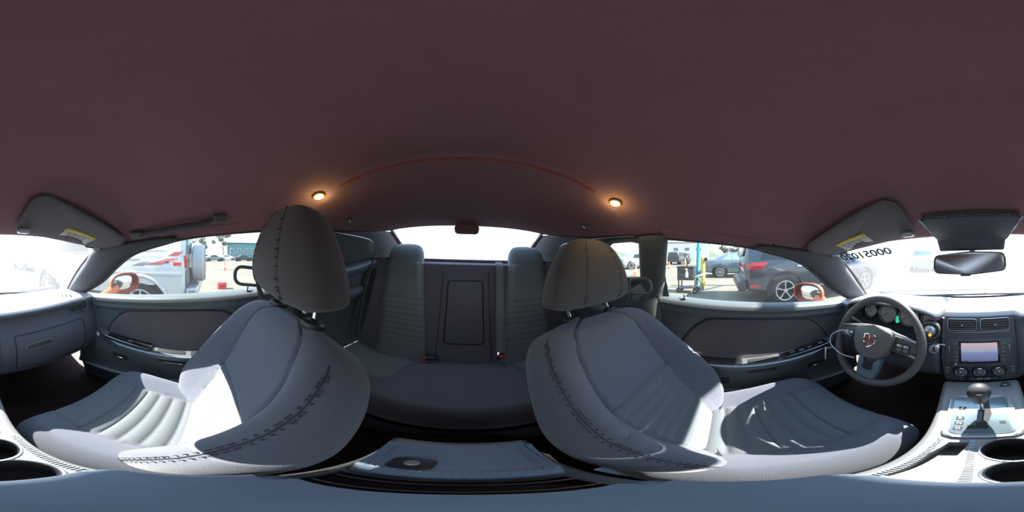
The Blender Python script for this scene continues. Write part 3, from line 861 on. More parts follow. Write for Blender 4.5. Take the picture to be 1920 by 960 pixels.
# gauges under the hood
CL = MB(); CL.prism(rrect(.44, .135, .03), (-.385, .722, -.292), (1, 0, 0), (0, .28, 1), .012, .004)
cl = CL.build('gauge_panel', M_DARK, DASH)
for gx, r in ((-.545, .036), (-.442, .050), (-.325, .050), (-.224, .036)):
    c = Vector((gx, .708, -.292)); ax = Vector((0, -1, .28)).normalized()
    mb = MB(); mb.lathe([(r, 0), (r + .004, .012), (r + .001, .016), (r - .003, .012), (r - .004, .004), (0, .003)], c, ax, 32); g = mb.build('gauge', M_SILVER, DASH)
    mb = MB(); mb.lathe([(0, .004), (r - .005, .004), (r - .005, .0055), (0, .0055)], c, ax, 28); mb.build('gauge_face', mat('gauge_face', (.42, .41, .38), .5), g)
    mb = MB(); xx = Vector((1, 0, 0)); yy = ax.cross(xx) * -1
    for k in range(13):
        a = radians(-30 + 20 * k); d = xx * cos(a) + yy * -sin(a) if False else xx * cos(a) + Vector((0, .27, .96)) * sin(a)
        mb.tube([c + ax * .006 + d * (r - .014), c + ax * .006 + d * (r - .008)], .0009, 4)
    mb.build('gauge_ticks', M_WHITE, g, kind='stuff', smooth=0)
    a = radians(215); d = xx * cos(a) + Vector((0, .27, .96)) * sin(a)
    mb = MB(); mb.tube([c + ax * .008, c + ax * .008 + d * (r - .012)], [.002, .0008], 5); mb.build('gauge_needle', M_RED, g)
mb = MB(); mb.prism([(-.026, .014), (-.012, .020), (.026, .020), (.022, -.002), (.008, -.006), (.002, -.018), (-.012, -.014), (-.012, 0)], (-.383, .700, -.318), (1, 0, 0), (0, .28, 1), .002)
mb.build('trip_display', mat('green_display', (.02, .2, .13), .4, emit=(.03, .75, .45), estr=.8), DASH, label='glowing green display')
mb = MB(); mb.tube([(-.60 + .46 * i / 20, .632 - .01 * sin(i / 20 * pi), -.388 + .004 * sin(i / 20 * pi)) for i in range(21)], .003, 6); mb.build('hood_lip', M_SATIN, DASH)
# round vent and ignition lock right of the wheel
c = Vector((-.193, .607, -.305)); ax = Vector((.15, -1, .1)).normalized()
mb = MB(); mb.lathe([(0, -.02), (.040, -.02), (.040, .008), (.036, .012), (.032, .008), (.030, -.004), (0, -.004)], c, ax, 32); v = mb.build('round_vent', M_WHEELP, DASH)
mb = MB(); mb.ball(c + ax * .001, .027, 20, 12); mb.build('vent_ball', M_SILVER, v)
mb = MB(); mb.cyl(c + ax * .026 + Vector((.004, 0, -.012)), c + ax * .031 + Vector((.004, 0, -.013)), .006, n=10); mb.build('indicator_lamp', mat('amber_lamp', (.8, .35, .03), .4, emit=(1, .4, .03), estr=1.5), v, label='small amber indicator')
c = Vector((-.178, .603, -.395)); 
mb = MB(); mb.lathe([(0, -.012), (.021, -.012), (.021, .008), (.017, .012), (.013, .012), (.012, .004), (0, .004)], c, ax, 24); ig = mb.build('ignition_lock', M_SILVER, DASH)
mb = MB(); mb.box(c + ax * .008, (.006, .016, .016), None, .002); mb.build('key_slot', M_DARK, ig)

# centre stack: one tilted panel (x across, t down)
STK = DASH
SO = Vector((-.006, .668, -.262)); SD = Vector((0, -.036, -.35)); SL = SD.length; SDn = SD.normalized(); SN = Vector((0, -SDn.z * -1, 0))
SN = Vector((1, 0, 0)).cross(SDn); SN = SN if SN.y < 0 else -SN
def stk(x, t, h=0.0): return SO + Vector((x, 0, 0)) + SDn * t + SN * h
UPS = -SDn
mb = MB(); mb.prism([(-.150, -.005), (-.152, -.20), (-.145, -.31), (-.12, -.345), (.12, -.345), (.145, -.31), (.152, -.20), (.150, -.005)], stk(0, 0, -.01), (1, 0, 0), UPS, .018, .005)
mb.build('stack_panel', M_DASH, STK)
for s in (-1, 1):
    c = stk(s * .066, .032, .008)
    mb = MB(); mb.prism(rrect(.112, .05, .01), c, (1, 0, 0), UPS, .007, .003); v = mb.build('air_vent', M_DARK, STK)
    for k in range(4):
        mb = MB(); mb.box(c + UPS * (-.016 + .0105 * k) + SN * .008, (.10, .004, .0022)); mb.build('slat', M_WHEELP, v)
    mb = MB(); mb.box(c + SN * .012 + Vector((.0, 0, 0)), (.008, .006, .006), None, .0015); mb.build('vent_tab', M_CHROME, v)
    mb = MB(); mb.tube([c + Vector((p[0], 0, 0)) + UPS * p[1] + SN * .007 for p in rrect(.116, .054, .011)], .0018, 5, closed=True); mb.build('vent_rim', M_SATIN, v)
mb = MB(); mb.box(stk(0, .068, .010), (.25, .004, .004), None, .001); mb.build('silver_strip', M_SILVER, STK)
mb = MB(); mb.prism(rrect(.262, .148, .008), stk(0, .172, .008), (1, 0, 0), UPS, .010, .004); rad = mb.build('radio', M_DASH, STK)
mb = MB(); mb.prism(rrect(.158, .116, .004), stk(0, .168, .018), (1, 0, 0), UPS, .002, .0008); mb.build('screen_frame', M_GLOSS, rad)
def screen_mat():
    m = bpy.data.materials.new('lit_screen'); m.use_nodes = True
    n, l = m.node_tree.nodes, m.node_tree.links; b = n['Principled BSDF']
    b.inputs['Base Color'].default_value = (.05, .06, .09, 1); b.inputs['Roughness'].default_value = .25
    t = n.new('ShaderNodeTexCoord'); s = n.new('ShaderNodeSeparateXYZ'); r = n.new('ShaderNodeValToRGB')
    l.new(t.outputs['Generated'], s.inputs[0]); l.new(s.outputs['Z'], r.inputs[0]); l.new(r.outputs[0], b.inputs['Emission Color'])
    e = r.color_ramp.elements; e[0].position = 0; e[0].color = (.10, .10, .18, 1); e[1].position = 1; e[1].color = (.62, .48, .50, 1)
    for p, c in ((.12, (.16, .18, .36, 1)), (.45, (.19, .25, .50, 1)), (.60, (.40, .40, .55, 1))):
        q = e.new(p); q.color = c
    b.inputs['Emission Strength'].default_value = .85
    return m
mb = MB(); mb.prism(rrect(.142, .098, .002), stk(0, .166, .0198), (1, 0, 0), UPS, .0012); mb.build('touchscreen', screen_mat(), rad, label='lit screen, pink above blue')
mb = MB(); mb.box(stk(-.055, .208, .0215), (.016, .001, .006)); mb.build('screen_icon', M_SILVER, rad)
for s in (-1, 1):
    for k in range(5):
        mb = MB(); mb.prism(rrect(.022, .013, .003), stk(s * .094, .124 + .0215 * k, .018), (1, 0, 0), UPS, .003, .001); mb.build('radio_button', M_WHEELP, rad)
    mb = MB(); mb.box(stk(s * .118, .150, .020), (.005, .006, .035), None, .002); mb.build('radio_trim', M_SILVER, rad)
mb = MB(); mb.lathe([(0, 0), (.009, 0), (.009, .010), (.007, .012), (0, .012)], stk(-.095, .229, .017), SN, 18); mb.build('volume_knob', M_CHROME, rad)
for x in (-.074, -.002, .071):
    mb = MB(); c = stk(x, .278, .008); mb.lathe([(.034, 0), (.034, .004), (.031, .006), (.029, .003), (0, .003)], c, SN, 32); kb = mb.build('climate_dial', M_DARK, STK)
    mb = MB(); mb.lathe([(.0255, .002), (.0255, .010), (.023, .014), (.019, .013), (.018, .009), (0, .009)], c, SN, 32); mb.build('dial_ring', M_CHROME, kb)
    mb = MB(); mb.lathe([(.0175, .009), (.015, .022), (.012, .024), (0, .024)], c, SN, 24); mb.build('dial_knob', M_WHEELP, kb)
    mb = MB(); mb.box(c + SN * .0245 + UPS * .007, (.003, .001, .011)); mb.build('dial_pointer', M_WHITE, kb)
mb = MB(); mb.prism(rrect(.14, .02, .008), stk(.01, .322, .008), (1, 0, 0), UPS, .006, .002); sw = mb.build('switch_row', M_DARK, STK)
for k in range(4):
    mb = MB(); mb.prism(rrect(.026, .011, .003), stk(-.032 + .029 * k, .322, .014), (1, 0, 0), UPS, .003, .001); mb.build('switch', M_SILVER if k in (1, 2) else M_WHEELP, sw)
for s, x in ((-1, -.128), (1, .128)):
    for k in range(3):
        mb = MB(); mb.box(stk(x, .262 + .014 * k, .010), (.016, .003, .008), None, .001); mb.build('climate_button', M_SILVER if k != 1 else mat('pink_key', (.45, .2, .2), .5), STK)

# ------------------------------------------------------------------ console
def boolean(mb, cuts):
    """mb with the cutter shapes taken out of it."""
    def tmp(m):
        me = bpy.data.meshes.new('t'); me.from_pydata(m.v, [], m.f); me.update()
        bm = bmesh.new(); bm.from_mesh(me); bmesh.ops.recalc_face_normals(bm, faces=bm.faces[:]); bm.to_mesh(me); bm.free()
        o = bpy.data.objects.new('t', me); COL.objects.link(o); return o
    b = tmp(mb); cs = [tmp(c) for c in cuts]
    for c in cs:
        md = b.modifiers.new('b', 'BOOLEAN'); md.operation = 'DIFFERENCE'; md.object = c; md.solver = 'EXACT'
    dg = bpy.context.evaluated_depsgraph_get(); me = bpy.data.meshes.new_from_object(b.evaluated_get(dg))
    out = MB().add([v.co.copy() for v in me.vertices], [tuple(p.vertices) for p in me.polygons])
    for o in [b] + cs: bpy.data.objects.remove(o)
    return out
CON = thing('center_console', 'grey centre console with cup holders, gear lever and armrest', 'console', (0, .2, -.86))
CZT = [(-.24, -.535), (.06, -.522), (.27, -.522), (.42, -.527), (.50, -.552), (.58, -.592), (.66, -.612)]
CW = [(-.24, .105), (.0, .102), (.15, .098), (.28, .100), (.44, .116), (.58, .140), (.66, .148)]
mb = MB(); rings = []
for i in range(46):
    y = -.24 + .855 * i / 45; w = cr(CW, y); z = cr(CZT, y); x0 = -.004
    rings.append([Vector((x0 + x, y, zz)) for x, zz in [(-w - .012, -.90), (-w - .006, z - .06), (-w - .001, z - .022), (-w + .004, z - .008), (-w + .012, z - .001), (-w * .45, z), (0, z), (w * .45, z), (w - .012, z - .001), (w - .004, z - .008), (w + .001, z - .022), (w + .006, z - .06), (w + .012, -.90)]])
mb.loft(rings)
cuts = []
for cy in (.205, .122):
    c = MB(); c.cyl((.030, cy, -.60), (.030, cy, -.45), .040, .042, 36); cuts.append(c)
c = MB(); c.prism([(.040, -.070), (.026, .068), (-.022, .068), (-.008, -.07)], (-.052, .170, -.556), (-1, 0, 0), (0, 1, 0), -.06 if False else .1); 
for i in range(len(c.v)): pass
cuts2 = MB(); cuts2.prism([(-.082, .10), (-.058, .10), (-.026, .238), (-.056, .236), (-.072, .19)], (0, 0, -.565), (1, 0, 0), (0, 1, 0), .12); cuts.append(cuts2)
c3 = MB(); c3.box((0, -.073, -.50), (.165, .05, .14)); cuts.append(c3)
body = boolean(mb, cuts)
con = body.build('console_body', M_CONSOLE, CON, smooth=35)
for cy in (.205, .122):
    mb = MB(); mb.lathe([(.040, -.004), (.044, .001), (.0425, .003), (.039, .0), (.037, -.02), (.034, -.072), (0, -.074)], (.030, cy, -.522), (0, 0, 1), 40); cupo = mb.build('cup_holder', M_DARK, CON)
    mb = MB(); mb.lathe([(.041, .0005), (.0445, .0015), (.0435, .004), (.041, .003)], (.030, cy, -.522), (0, 0, 1), 40); mb.build('cup_rim', M_SATIN, cupo)
mb = MB(); mb.prism([(-.078, .103), (-.060, .103), (-.032, .195), (-.062, .19)], (0, 0, -.545), (1, 0, 0), (0, 1, 0), .004); mb.build('slot_tray', M_CONSOLE, CON)
rb = MB()
for k in range(26):
    t = k / 25; y = .10 + .145 * t
    rb.box((-.022 + .0 * t, y, -.521), (.009, .0026, .003)); rb.box((-.084 + .012 * t, y, -.521), (.009, .0026, .003))
    rb.box((.082, y, -.521), (.012, .0026, .003))
rb.build('grip_ribs', M_SATIN, CON, kind='stuff', smooth=0)
# shifter plate and lever
O = Vector((-.006, .352, -.5225)); BY = Vector((0, 1, -.03)).normalized()
def trap(g): return [(-.064 - g, -.092 - g), (.064 + g, -.092 - g), (.075 + g, .09 + g), (-.075 - g, .09 + g)]
def round_poly(p, r, n=5):
    out = []; m = len(p)
    for i in range(m):
        a, b, c = (Vector(p[(i + d) % m] ) for d in (-1, 0, 1)); d1, d2 = (a - b).normalized(), (c - b).normalized()
        p0, p2 = b + d1 * r, b + d2 * r
        for k in range(n + 1):
            t = k / n; q = p0 * (1-t)**2 + b * 2*t*(1-t) + p2 * t*t; out.append((q.x, q.y))
    return out
mb = MB(); mb.prism(round_poly(trap(.006), .022), O + Vector((0, 0, -.004)), (1, 0, 0), BY, .010, .005, 3); rim = mb.build('shifter_rim', M_SILVER, CON)
mb = MB(); mb.prism(round_poly(trap(-.006), .016), O + Vector((0, 0, .005)), (1, 0, 0), BY, .003, .001); pl = mb.build('shifter_plate', M_BEZEL, CON)
mb = MB(); mb.prism([(-.006, .045), (-.006, .062), (-.014, .062), (-.014, .072), (.020, .072), (.020, .055), (.012, .055), (.012, -.02), (.0, -.02), (.0, -.036), (-.012, -.036), (-.012, -.052), (-.028, -.052), (-.028, -.064), (.008, -.064), (.008, -.05), (.014, -.035), (.024, .02), (.024, .03), (.012, .05)][:11] + [(.012, -.02), (.0, -.02), (.0, -.036), (-.012, -.036), (-.012, -.05), (-.028, -.05), (-.028, -.066), (.010, -.066), (.010, -.05), (.024, -.036)][::-1] if False else [(-.016, .070), (.020, .070), (.020, .052), (.022, .0), (.014, -.03), (.010, -.045), (.010, -.064), (-.028, -.064), (-.028, -.050), (-.012, -.050), (-.012, -.036), (.000, -.036), (.000, -.020), (.004, .052), (-.016, .052)][::-1], O + Vector((0, 0, .0078)), (1, 0, 0), BY, .001); mb.build('gear_gate', M_INK, pl)
for k, (ch, yy) in enumerate((('P', .028), ('R', -.020), ('N', -.042), ('D', -.064))):
    mb = MB(); mb.prism(rrect(.017, .014, .002), O + Vector((-.044 - .0 * k, 0, .0082)) + BY * yy, (1, 0, 0), BY, .0008); ind = mb.build('gear_mark', M_INK, pl)
    writing('gear_letter', ch, .013, O + Vector((-.044, 0, .0094)) + BY * yy, (1, 0, 0), BY, M_WHITE, pl, .0003)
mb = MB(); mb.prism(rrect(.013, .013, .001), O + Vector((.040, 0, .0082)) + BY * -.04, (1, 0, 0), BY, .0006); mb.build('lock_cap', M_INK, pl)
mb = MB(); mb.tube([(-.006, .376, -.525), (-.008, .374, -.47), (-.009, .372, -.43)], [.0085, .007, .006], 12); mb.build('gear_lever_shaft', M_CHROME, CON)
mb = MB(); mb.lathe([(0, 0), (.012, .0), (.016, .008), (.024, .03), (.0285, .05), (.0285, .062), (.024, .074), (.014, .081), (0, .083)], (-.009, .372, -.462), (0, -.05, 1), 28); mb.build('gear_knob', mat('knob_leather', (.05, .052, .056), .4, bump=.1, scale=700), CON)
mb = MB(); mb.ball((-.009, .358, -.395), (.016, .016, .010), 16, 10); mb.build('knob_cap', M_SATIN, CON)
mb = MB(); mb.lathe([(0, 0), (.019, 0), (.019, .004), (.013, .006), (.010, .003), (0, .003)], (.078, .56, -.578), (0, -.42, .9), 20); so = mb.build('power_socket', M_DARK, CON)
mb = MB(); mb.box((.078, .557, -.572), (.014, .004, .008), None, .001); mb.build('socket_mark', M_SILVER, so)
# armrest: front pad, gap, stitched rear lid with latch
mb = MB(); mb.prism(round_poly([(-.098, -.050), (.098, -.050), (.098, .086), (-.098, .086)], .022), (-.004, 0, -.518), (1, 0, 0), (0, 1, 0), .046, .016, 4); arm = mb.build('armrest_pad', M_LEATHER, CON)
mb = MB(); mb.prism(rrect(.16, .05, .006), (-.004, -.073, -.560), (1, 0, 0), (0, 1, 0), .006, .001); mb.build('bin_floor', M_DARK, CON)
for yb in (-.062, -.084):
    mb = MB(); mb.box((-.004, yb, -.512), (.155, .002, .012)); mb.build('bin_rail', M_SATIN, CON)
mb = MB(); mb.prism(round_poly([(-.096, -.062), (.096, -.062), (.085, .046), (-.085, .046)][::1], .010), (-.004, -.148, -.530), (1, 0, .0), (0, 1, .10), .042, .012, 4); lid = mb.build('rear_lid', M_LEATHER, CON)
st = MB()
stitch_line(st, [(-.078, -.119, -.4843), (.070, -.119, -.4843)], .0015, .004, .003)
for s in (-1, 1):
    stitch_line(st, [(-.004 + s * .068, -.120, -.4845), (-.004 + s * .074, -.195, -.4920)], .0014, .004, .003)
    stitch_line(st, [(-.004 + s * .073, -.120, -.4848), (-.004 + s * .079, -.195, -.4923)], .0014, .004, .003)
st.build('seam_stitching', M_STITCHL, lid, kind='stuff', smooth=0)
mb = MB(); mb.prism(rrect(.044, .036, .010), (.036, -.140, -.4862), (1, 0, 0), (0, 1, .10), .002, .001); la = mb.build('latch_recess', M_DARK, lid)
mb = MB(); mb.lathe([(0, 0), (.008, 0), (.008, .012), (.006, .014), (0, .014)], (.036, -.141, -.4855), (0, .1, 1), 16); mb.build('latch_button', M_SILVER, lid, label='chrome latch button')

# ------------------------------------------------------------------ steering wheel
WC = Vector((-.368, .488, -.340)); tt = radians(23)
WX, WY = Vector((1, 0, 0)), Vector((0, sin(tt), cos(tt))); WN = Vector((0, -cos(tt), sin(tt)))
def wp(x, y, h=0.0): return WC + WX * x + WY * y + WN * h
SW = thing('steering_wheel', 'black leather steering wheel with spread-winged hub pad', 'steering wheel', WC)
mb = MB()
rings = []
for k in range(64):
    a = k / 64 * 2 * pi; c = wp(.183 * cos(a), .183 * sin(a)); er = WX * cos(a) + WY * sin(a)
    rings.append([c + er * (.0155 * cos(b)) + WN * (.0175 * sin(b)) for b in [j / 14 * 2 * pi for j in range(14)]])
mb.loft(rings, closed=True); rim = mb.build('wheel_rim', M_WHEEL, SW, smooth=80)
mb = MB(); mb.tube([wp(.170 * cos(k/64*2*pi), .170 * sin(k/64*2*pi), .0) for k in range(64)], .0012, 4, closed=True); mb.build('rim_seam', M_DARK, rim)
pad = [(-.088, .030), (-.080, .052), (-.05, .066), (0, .070), (.05, .066), (.080, .052), (.088, .030), (.080, -.01), (.062, -.048), (.04, -.068), (0, -.073), (-.04, -.068), (-.062, -.048), (-.080, -.01)][::-1]
mb = MB(); mb.prism(pad, wp(0, 0, -.015), WX, WY, .052, .016, 4); hub = mb.build('hub_pad', M_WHEELP, SW, smooth=50)
for s in (-1, 1):
    ol = [(s * .070, .046), (s * .110, .040), (s * .150, .034), (s * .172, .026), (s * .174, -.012), (s * .150, -.022), (s * .112, -.026), (s * .072, -.020)]
    mb = MB(); mb.prism(ol if s < 0 else ol[::-1], wp(0, 0, -.022), WX, WY, .034, .008, 3); sp = mb.build('spoke', M_WHEEL, SW)
    mb = MB(); ol2 = [(s * .098, .022), (s * .146, .018), (s * .146, -.014), (s * .098, -.018)]
    mb.prism(ol2 if s < 0 else ol2[::-1], wp(0, 0, .012), WX, WY, .004, .0015); pd = mb.build('switch_pad', M_DARK, sp)
    for (bx, by) in ((.110, .010), (.134, .009), (.110, -.006), (.134, -.006)):
        mb = MB(); mb.prism(rrect(.019, .011, .003), wp(s * bx, by, .016), WX, WY, .003, .001); mb.build('wheel_button', M_SILVER if by > 0 else M_WHEELP, sp)
    mb = MB(); wl_ = [(s * .060, .064), (s * .120, .050), (s * .168, .036), (s * .165, .028), (s * .118, .041), (s * .060, .052)]
    mb.prism(wl_ if s < 0 else wl_[::-1], wp(0, 0, .012), WX, WY, .008, .003); mb.build('spoke_trim', M_SILVER, sp)
lo = [(-.050, -.062), (-.030, -.066), (-.022, -.100), (.022, -.100), (.030, -.066), (.050, -.062), (.044, -.120), (.036, -.168), (-.036, -.168), (-.044, -.120)][::-1]
mb = MB(); mb.prism(lo[::-1] if False else lo, wp(0, 0, -.018), WX, WY, .024, .005, 2)
mb.build('lower_spoke', mat('blue_grey_plastic', (.16, .22, .28), .4, metal=.3), SW, label='blue-grey lower spoke')
mb = MB(); mb.prism(rrect(.040, .040, .006), wp(0, -.108, .006), WX, WY, .002, .0008); mb.build('spoke_opening', M_INK, SW)
# emblem on the pad: a chrome shield outline with crossed bars
sh = [(x * 1.15, y * 1.15) for x, y in [(-.021, .020), (-.010, .023), (0, .0235), (.010, .023), (.021, .020), (.021, -.002), (.014, -.014), (0, -.024), (-.014, -.014), (-.021, -.002)]]
mb = MB(); mb.tube([wp(x, y + .004, .039) for x, y in sh], .0026, 6, closed=True); em = mb.build('emblem', M_CHROME, SW)
mb = MB(); mb.prism(sh[::-1], wp(0, .004, .036), WX, WY, .002); mb.build('emblem_ground', mat('emblem_red', (.45, .08, .06), .4), em)
for (a, b) in (((0, .022), (0, -.022)), ((-.020, .004), (.020, .004))):
    mb = MB(); mb.tube([wp(a[0], a[1] + .004, .0395), wp(b[0], b[1] + .004, .0395)], .0026, 6); mb.build('emblem_bar', M_CHROME, em)
mb = MB(); mb.loft([[wp(r * cos(k/24*2*pi), r * .9 * sin(k/24*2*pi) - .01, h) for k in range(24)] for r, h in ((.055, -.01), (.060, -.05), (.064, -.085), (.065, -.10))]); mb.build('column_cover', M_DARK, SW)
mb = MB(); mb.tube([wp(-.05, .03, -.06), wp(-.13, .055, -.058), wp(-.185, .068, -.05)], [.006, .0055, .008], 8); mb.build('indicator_stalk', M_WHEELP, SW)
mb = MB(); mb.tube([wp(.05, -.03, -.06), wp(.10, -.035, -.058), wp(.15, -.045, -.05)], [.005, .0045, .006], 8); mb.build('tilt_lever', M_SATIN, SW)

# white tie loop with a tag hanging from the column
lp = curve3([wp(-.112, .0, .025), wp(-.14, .008, .040), wp(-.195, -.03, .035), wp(-.188, -.075, .034), wp(-.12, -.100, .027), wp(-.062, -.098, .010)], 40)
KT = thing('key_tag', 'white key tag hanging on a wire loop from the steering wheel', 'tag', lp[20])
mb = MB(); mb.tube(lp, .0022, 6); mb.build('wire_loop', M_WHITE, KT)
c = lp[27] + Vector((-.030, -.014, -.045))
mb = MB(); mb.prism(round_poly([(-.014, -.030), (.006, -.036), (.016, -.02), (.016, .022), (.004, .036), (-.012, .032)], .006), c, (.8, -.6, 0), (.05, 0, 1), .006, .002); mb.build('tag_body', M_PAPER, KT)
mb = MB(); mb.tube([lp[27], c + Vector((0, 0, .03))], .0015, 5); mb.build('tag_string', M_WHITE, KT)
# ------------------------------------------------------------------ doors
DPROF = [(0, .744), (.0015, .716), (.003, .702), (.012, .689), (.03, .686), (.045, .692), (.06, .690), (.085, .706), (.12, .712), (.24, .708), (.29, .692), (.36, .684), (.44, .690), (.475, .688), (.50, .676), (.515, .684), (.53, .705), (.60, .722), (.72, .732)]
def door_x(y, z):
    d = belt_z(y) - z
    x = interp(DPROF, d)
    x += .02 * sm(.50, .70, y) * sm(.3, .0, d) * 0
    return x
def door(side, name, tag):
    D = thing(name, 'inner side of the %s door with inset panel and armrest' % tag, None, (side * .70, .2, -.45), kind='structure')
    mb = MB()
    def fn(u, v):
        y = -.275 + 1.0 * u; d = .72 * v ** 1.15
        return Vector((side * interp(DPROF, d), y, belt_z(y) - d))
    mb.grid(fn, 40, 110); mb.build('door_panel', M_DOOR, D, smooth=50, solid=0.0)
    mb = MB(); mb.box((side * .775, .215, -.60), (.05, .98, .66), None, .01); mb.build('door_shell', M_DARK, D)
    # inset panel with a dark border
    ol = curve3([(0, a, b) for a, b in [(-.185, -.46), (-.175, -.40), (-.14, -.335), (-.085, -.282), (-.03, -.263), (.10, -.263), (.25, -.275), (.37, -.296), (.43, -.325), (.49, -.39), (.515, -.45), (.52, -.50), (.30, -.505), (.05, -.495), (-.15, -.475), (-.185, -.46)]], 90)[:-1]
    cy, cz = .17, -.39
    mb = MB(); rings = []
    for t, h in ((1.0, .0), (.99, .005), (.97, .007), (.8, .007), (.55, .007), (.3, .007), (.05, .007)):
        rings.append([Vector((side * (door_x(cy + (p.y - cy) * t, cz + (p.z - cz) * t) - h), cy + (p.y - cy) * t, cz + (p.z - cz) * t)) for p in ol])
    mb.loft(rings); ins = mb.build('door_insert', M_DOORIN, D, smooth=60)
    mb = MB(); mb.tube([Vector((side * (door_x(p.y, p.z) - .002), p.y, p.z)) for p in ol], .0055, 6, closed=True); mb.build('insert_groove', M_INK, D)
    # armrest
    def ac(y): return cr([(-.16, -.470), (.05, -.492), (.25, -.494), (.40, -.484), (.56, -.462)], y)
    def aw(y): return .058 * sm(-.17, -.06, y) * sm(.60, .40, y) + .006
    mb = MB(); rings = []
    for i in range(49):
        y = -.165 + .735 * i / 48; w = aw(y); z = ac(y)
        x0 = .700
        rings.append([Vector((side * (x0 - p[0]), y, z + p[1])) for p in [(-.02, .020), (.3 * w, .017), (.75 * w, .012), (.95 * w, .006), (w, -.004), (.98 * w, -.018), (.85 * w, -.032), (.5 * w, -.05), (.1 * w, -.07), (-.02, -.075)]])
    mb.loft(rings); arm = mb.build('armrest', M_DOOR, D, smooth=60)
    mb = MB(); mb.tube([Vector((side * (.700 - .965 * aw(y)), y, ac(y) + .003)) for y in [-.14 + .68 * i / 50 for i in range(51)]], .0055, 8); mb.build('armrest_edge', M_SATIN, arm)
    mb = MB()
    def padf(u, v):
        y = -.13 + .21 * u; w = aw(y)
        return Vector((side * (.700 - w * (.05 + .80 * v)), y, ac(y) + .019 - .006 * v + .004 * sin(pi * v)))
    mb.grid(padf, 20, 8); mb.build('armrest_pad', M_DARK, arm)
    mb = MB(); mb.box((side * .668, .165, ac(.165) + .010), (.036, .13, .014), None, .006, 3); mb.build('pull_cup', M_INK, arm)
    mb = MB(); mb.box((side * .660, .165, ac(.165) - .052), (.014, .12, .018), None, .006, 3); mb.build('pull_recess', M_INK, arm)
    if side > 0:
        mb = MB(); mb.box((side * .647, .165, ac(.165) - .045), (.010, .12, .006), None, .003); mb.build('pull_trim', M_CHROME, arm)
    R = Matrix.Rotation(.06, 3, 'X')
    mb = MB(); mb.box((side * .672, .375, ac(.375) + .021), (.062, .235, .010), R, .004); sp = mb.build('switch_panel', M_GLOSS, D)
    for k, yy in enumerate((.30, .345, .39, .45) if side < 0 else (.36,)):
        mb = MB(); mb.box((side * .668, yy, ac(yy) + .028), (.018, .026, .008), R, .003); mb.build('window_switch', M_SATIN if k % 2 else M_WHEELP, sp)
    mb = MB(); mb.tube([Vector((side * (.672 + p[0]), .375 + p[1], ac(.375 + p[1]) + .026)) for p in rrect(.064, .238, .008)], .0016, 5, closed=True); mb.build('panel_rim', M_SATIN, sp)
    zz = -.595; xx = door_x(.43, zz)
    mb = MB(); mb.box((side * (xx - .002), .43, zz), (.008, .085, .032), None, .003); dr = mb.build('release_recess', M_INK, D)
    mb = MB(); mb.box((side * (xx - .010), .435, zz - .004), (.010, .055, .010), None, .004, 3); mb.build('door_release', M_CHROME, dr, label='chrome door release')
    mb = MB(); mb.box((side * (door_x(-.02, -.625) - .001), -.03, -.625), (.006, .12, .045), None, .002); mb.build('map_pocket', M_INK, D)
    mb = MB(); mb.tube([Vector((side * (.672), y, belt_z(y) - .50 + .02 * (y - .1) ** 2)) for y in [-.26 + .92 * i / 40 for i in range(41)]], .010, 8); mb.build('lower_trim', mat('pale_trim', (.30, .34, .37), .5), D)
    mb = MB(); p = Vector((side * .706, -.165, belt_z(-.165) + .002)); mb.lathe([(0, 0), (.013, 0), (.012, .004), (.006, .006), (.006, .016), (.005, .019), (0, .02)], p, (0, 0, 1), 16); mb.build('lock_button', M_CHROME, D, label='chrome lock button')
    mb = MB(); mb.tube([Vector((side * .690, y, belt_z(y) - .033)) for y in [-.27 + .95 * i / 30 for i in range(31)]], .002, 5); mb.build('ledge_seam', M_DARK, D)
    return D
door(-1, 'door_1', "driver's")
door(1, 'door_2', 'passenger')

# ------------------------------------------------------------------ overhead things
def visor(side, label):
    V = thing('sun_visor', label, 'sun visor', (side * .36, .38, .08))
    W, Dp = .375, .140
    def vz(x, y): return ceil_z(x, y) - .014
    ol = rrect(W, Dp, .035, 6)
    C = (side * .352, .364)
    mb = MB(); rings = []
    for t, h in ((.0, -.012), (.5, -.0115), (.85, -.010), (.97, -.006), (1.0, 0), (.97, .004), (.5, .004), (0, .004)):
        rings.append([Vector((C[0] + p[0] * max(t, .01), C[1] + p[1] * max(t, .01), vz(C[0] + p[0] * t, C[1] + p[1] * t) + h)) for p in ol])
    mb.loft(rings, caps=False); b = mb.build('visor_panel', M_CEIL if False else mat('visor_cloth', (.17, .155, .165), .9, bump=.25, scale=500), V, smooth=50)
    def on(x, y): return Vector((x, y, vz(x, y) - .0135))
    lx = side * .37
    def patch(nm, x0, x1, y0, y1, m, dz=0):
        mb = MB(); mb.grid(lambda u, v: on(x0 + (x1 - x0) * u, y0 + (y1 - y0) * v) + Vector((0, 0, -.0005 - dz)), 6, 3)
        return mb.build(nm, m, b, solid=.0004)
    patch('warning_label', lx - .065, lx + .065, .375, .425, M_PAPER)
    patch('label_stripe', lx - .065, lx + .065, .362, .376, M_YELLOW)
    mb = MB()
    for k in range(3):
        for q in range(4): mb.box(on(lx - .04 + .022 * q + .003 * k, .385 + .012 * k) + Vector((0, 0, -.0014)), (.014, .004, .0006))
    mb.build('label_print', M_INK, b, kind='stuff', smooth=0)
    c = on(side * .185, .405)
    mb = MB(); mb.box(c, (.035, .022, .016), None, .006, 3); mb.build('visor_clip', M_SILVER, V)
    c = Vector((side * .525, .435, ceil_z(.525, .435) - .016))
    mb = MB(); mb.box(c, (.05, .034, .018), Matrix.Rotation(side * .5, 3, 'Z'), .007, 3); mb.build('visor_hinge', M_SATIN, V)
    mb = MB(); mb.tube([c, on(side * .46, .44) + Vector((0, 0, .006))], .005, 8); mb.build('hinge_rod', M_DARK, V)
visor(-1, 'folded cloth sun visor above the steering wheel with warning label')
visor(1, 'folded cloth sun visor on the passenger side with warning label')

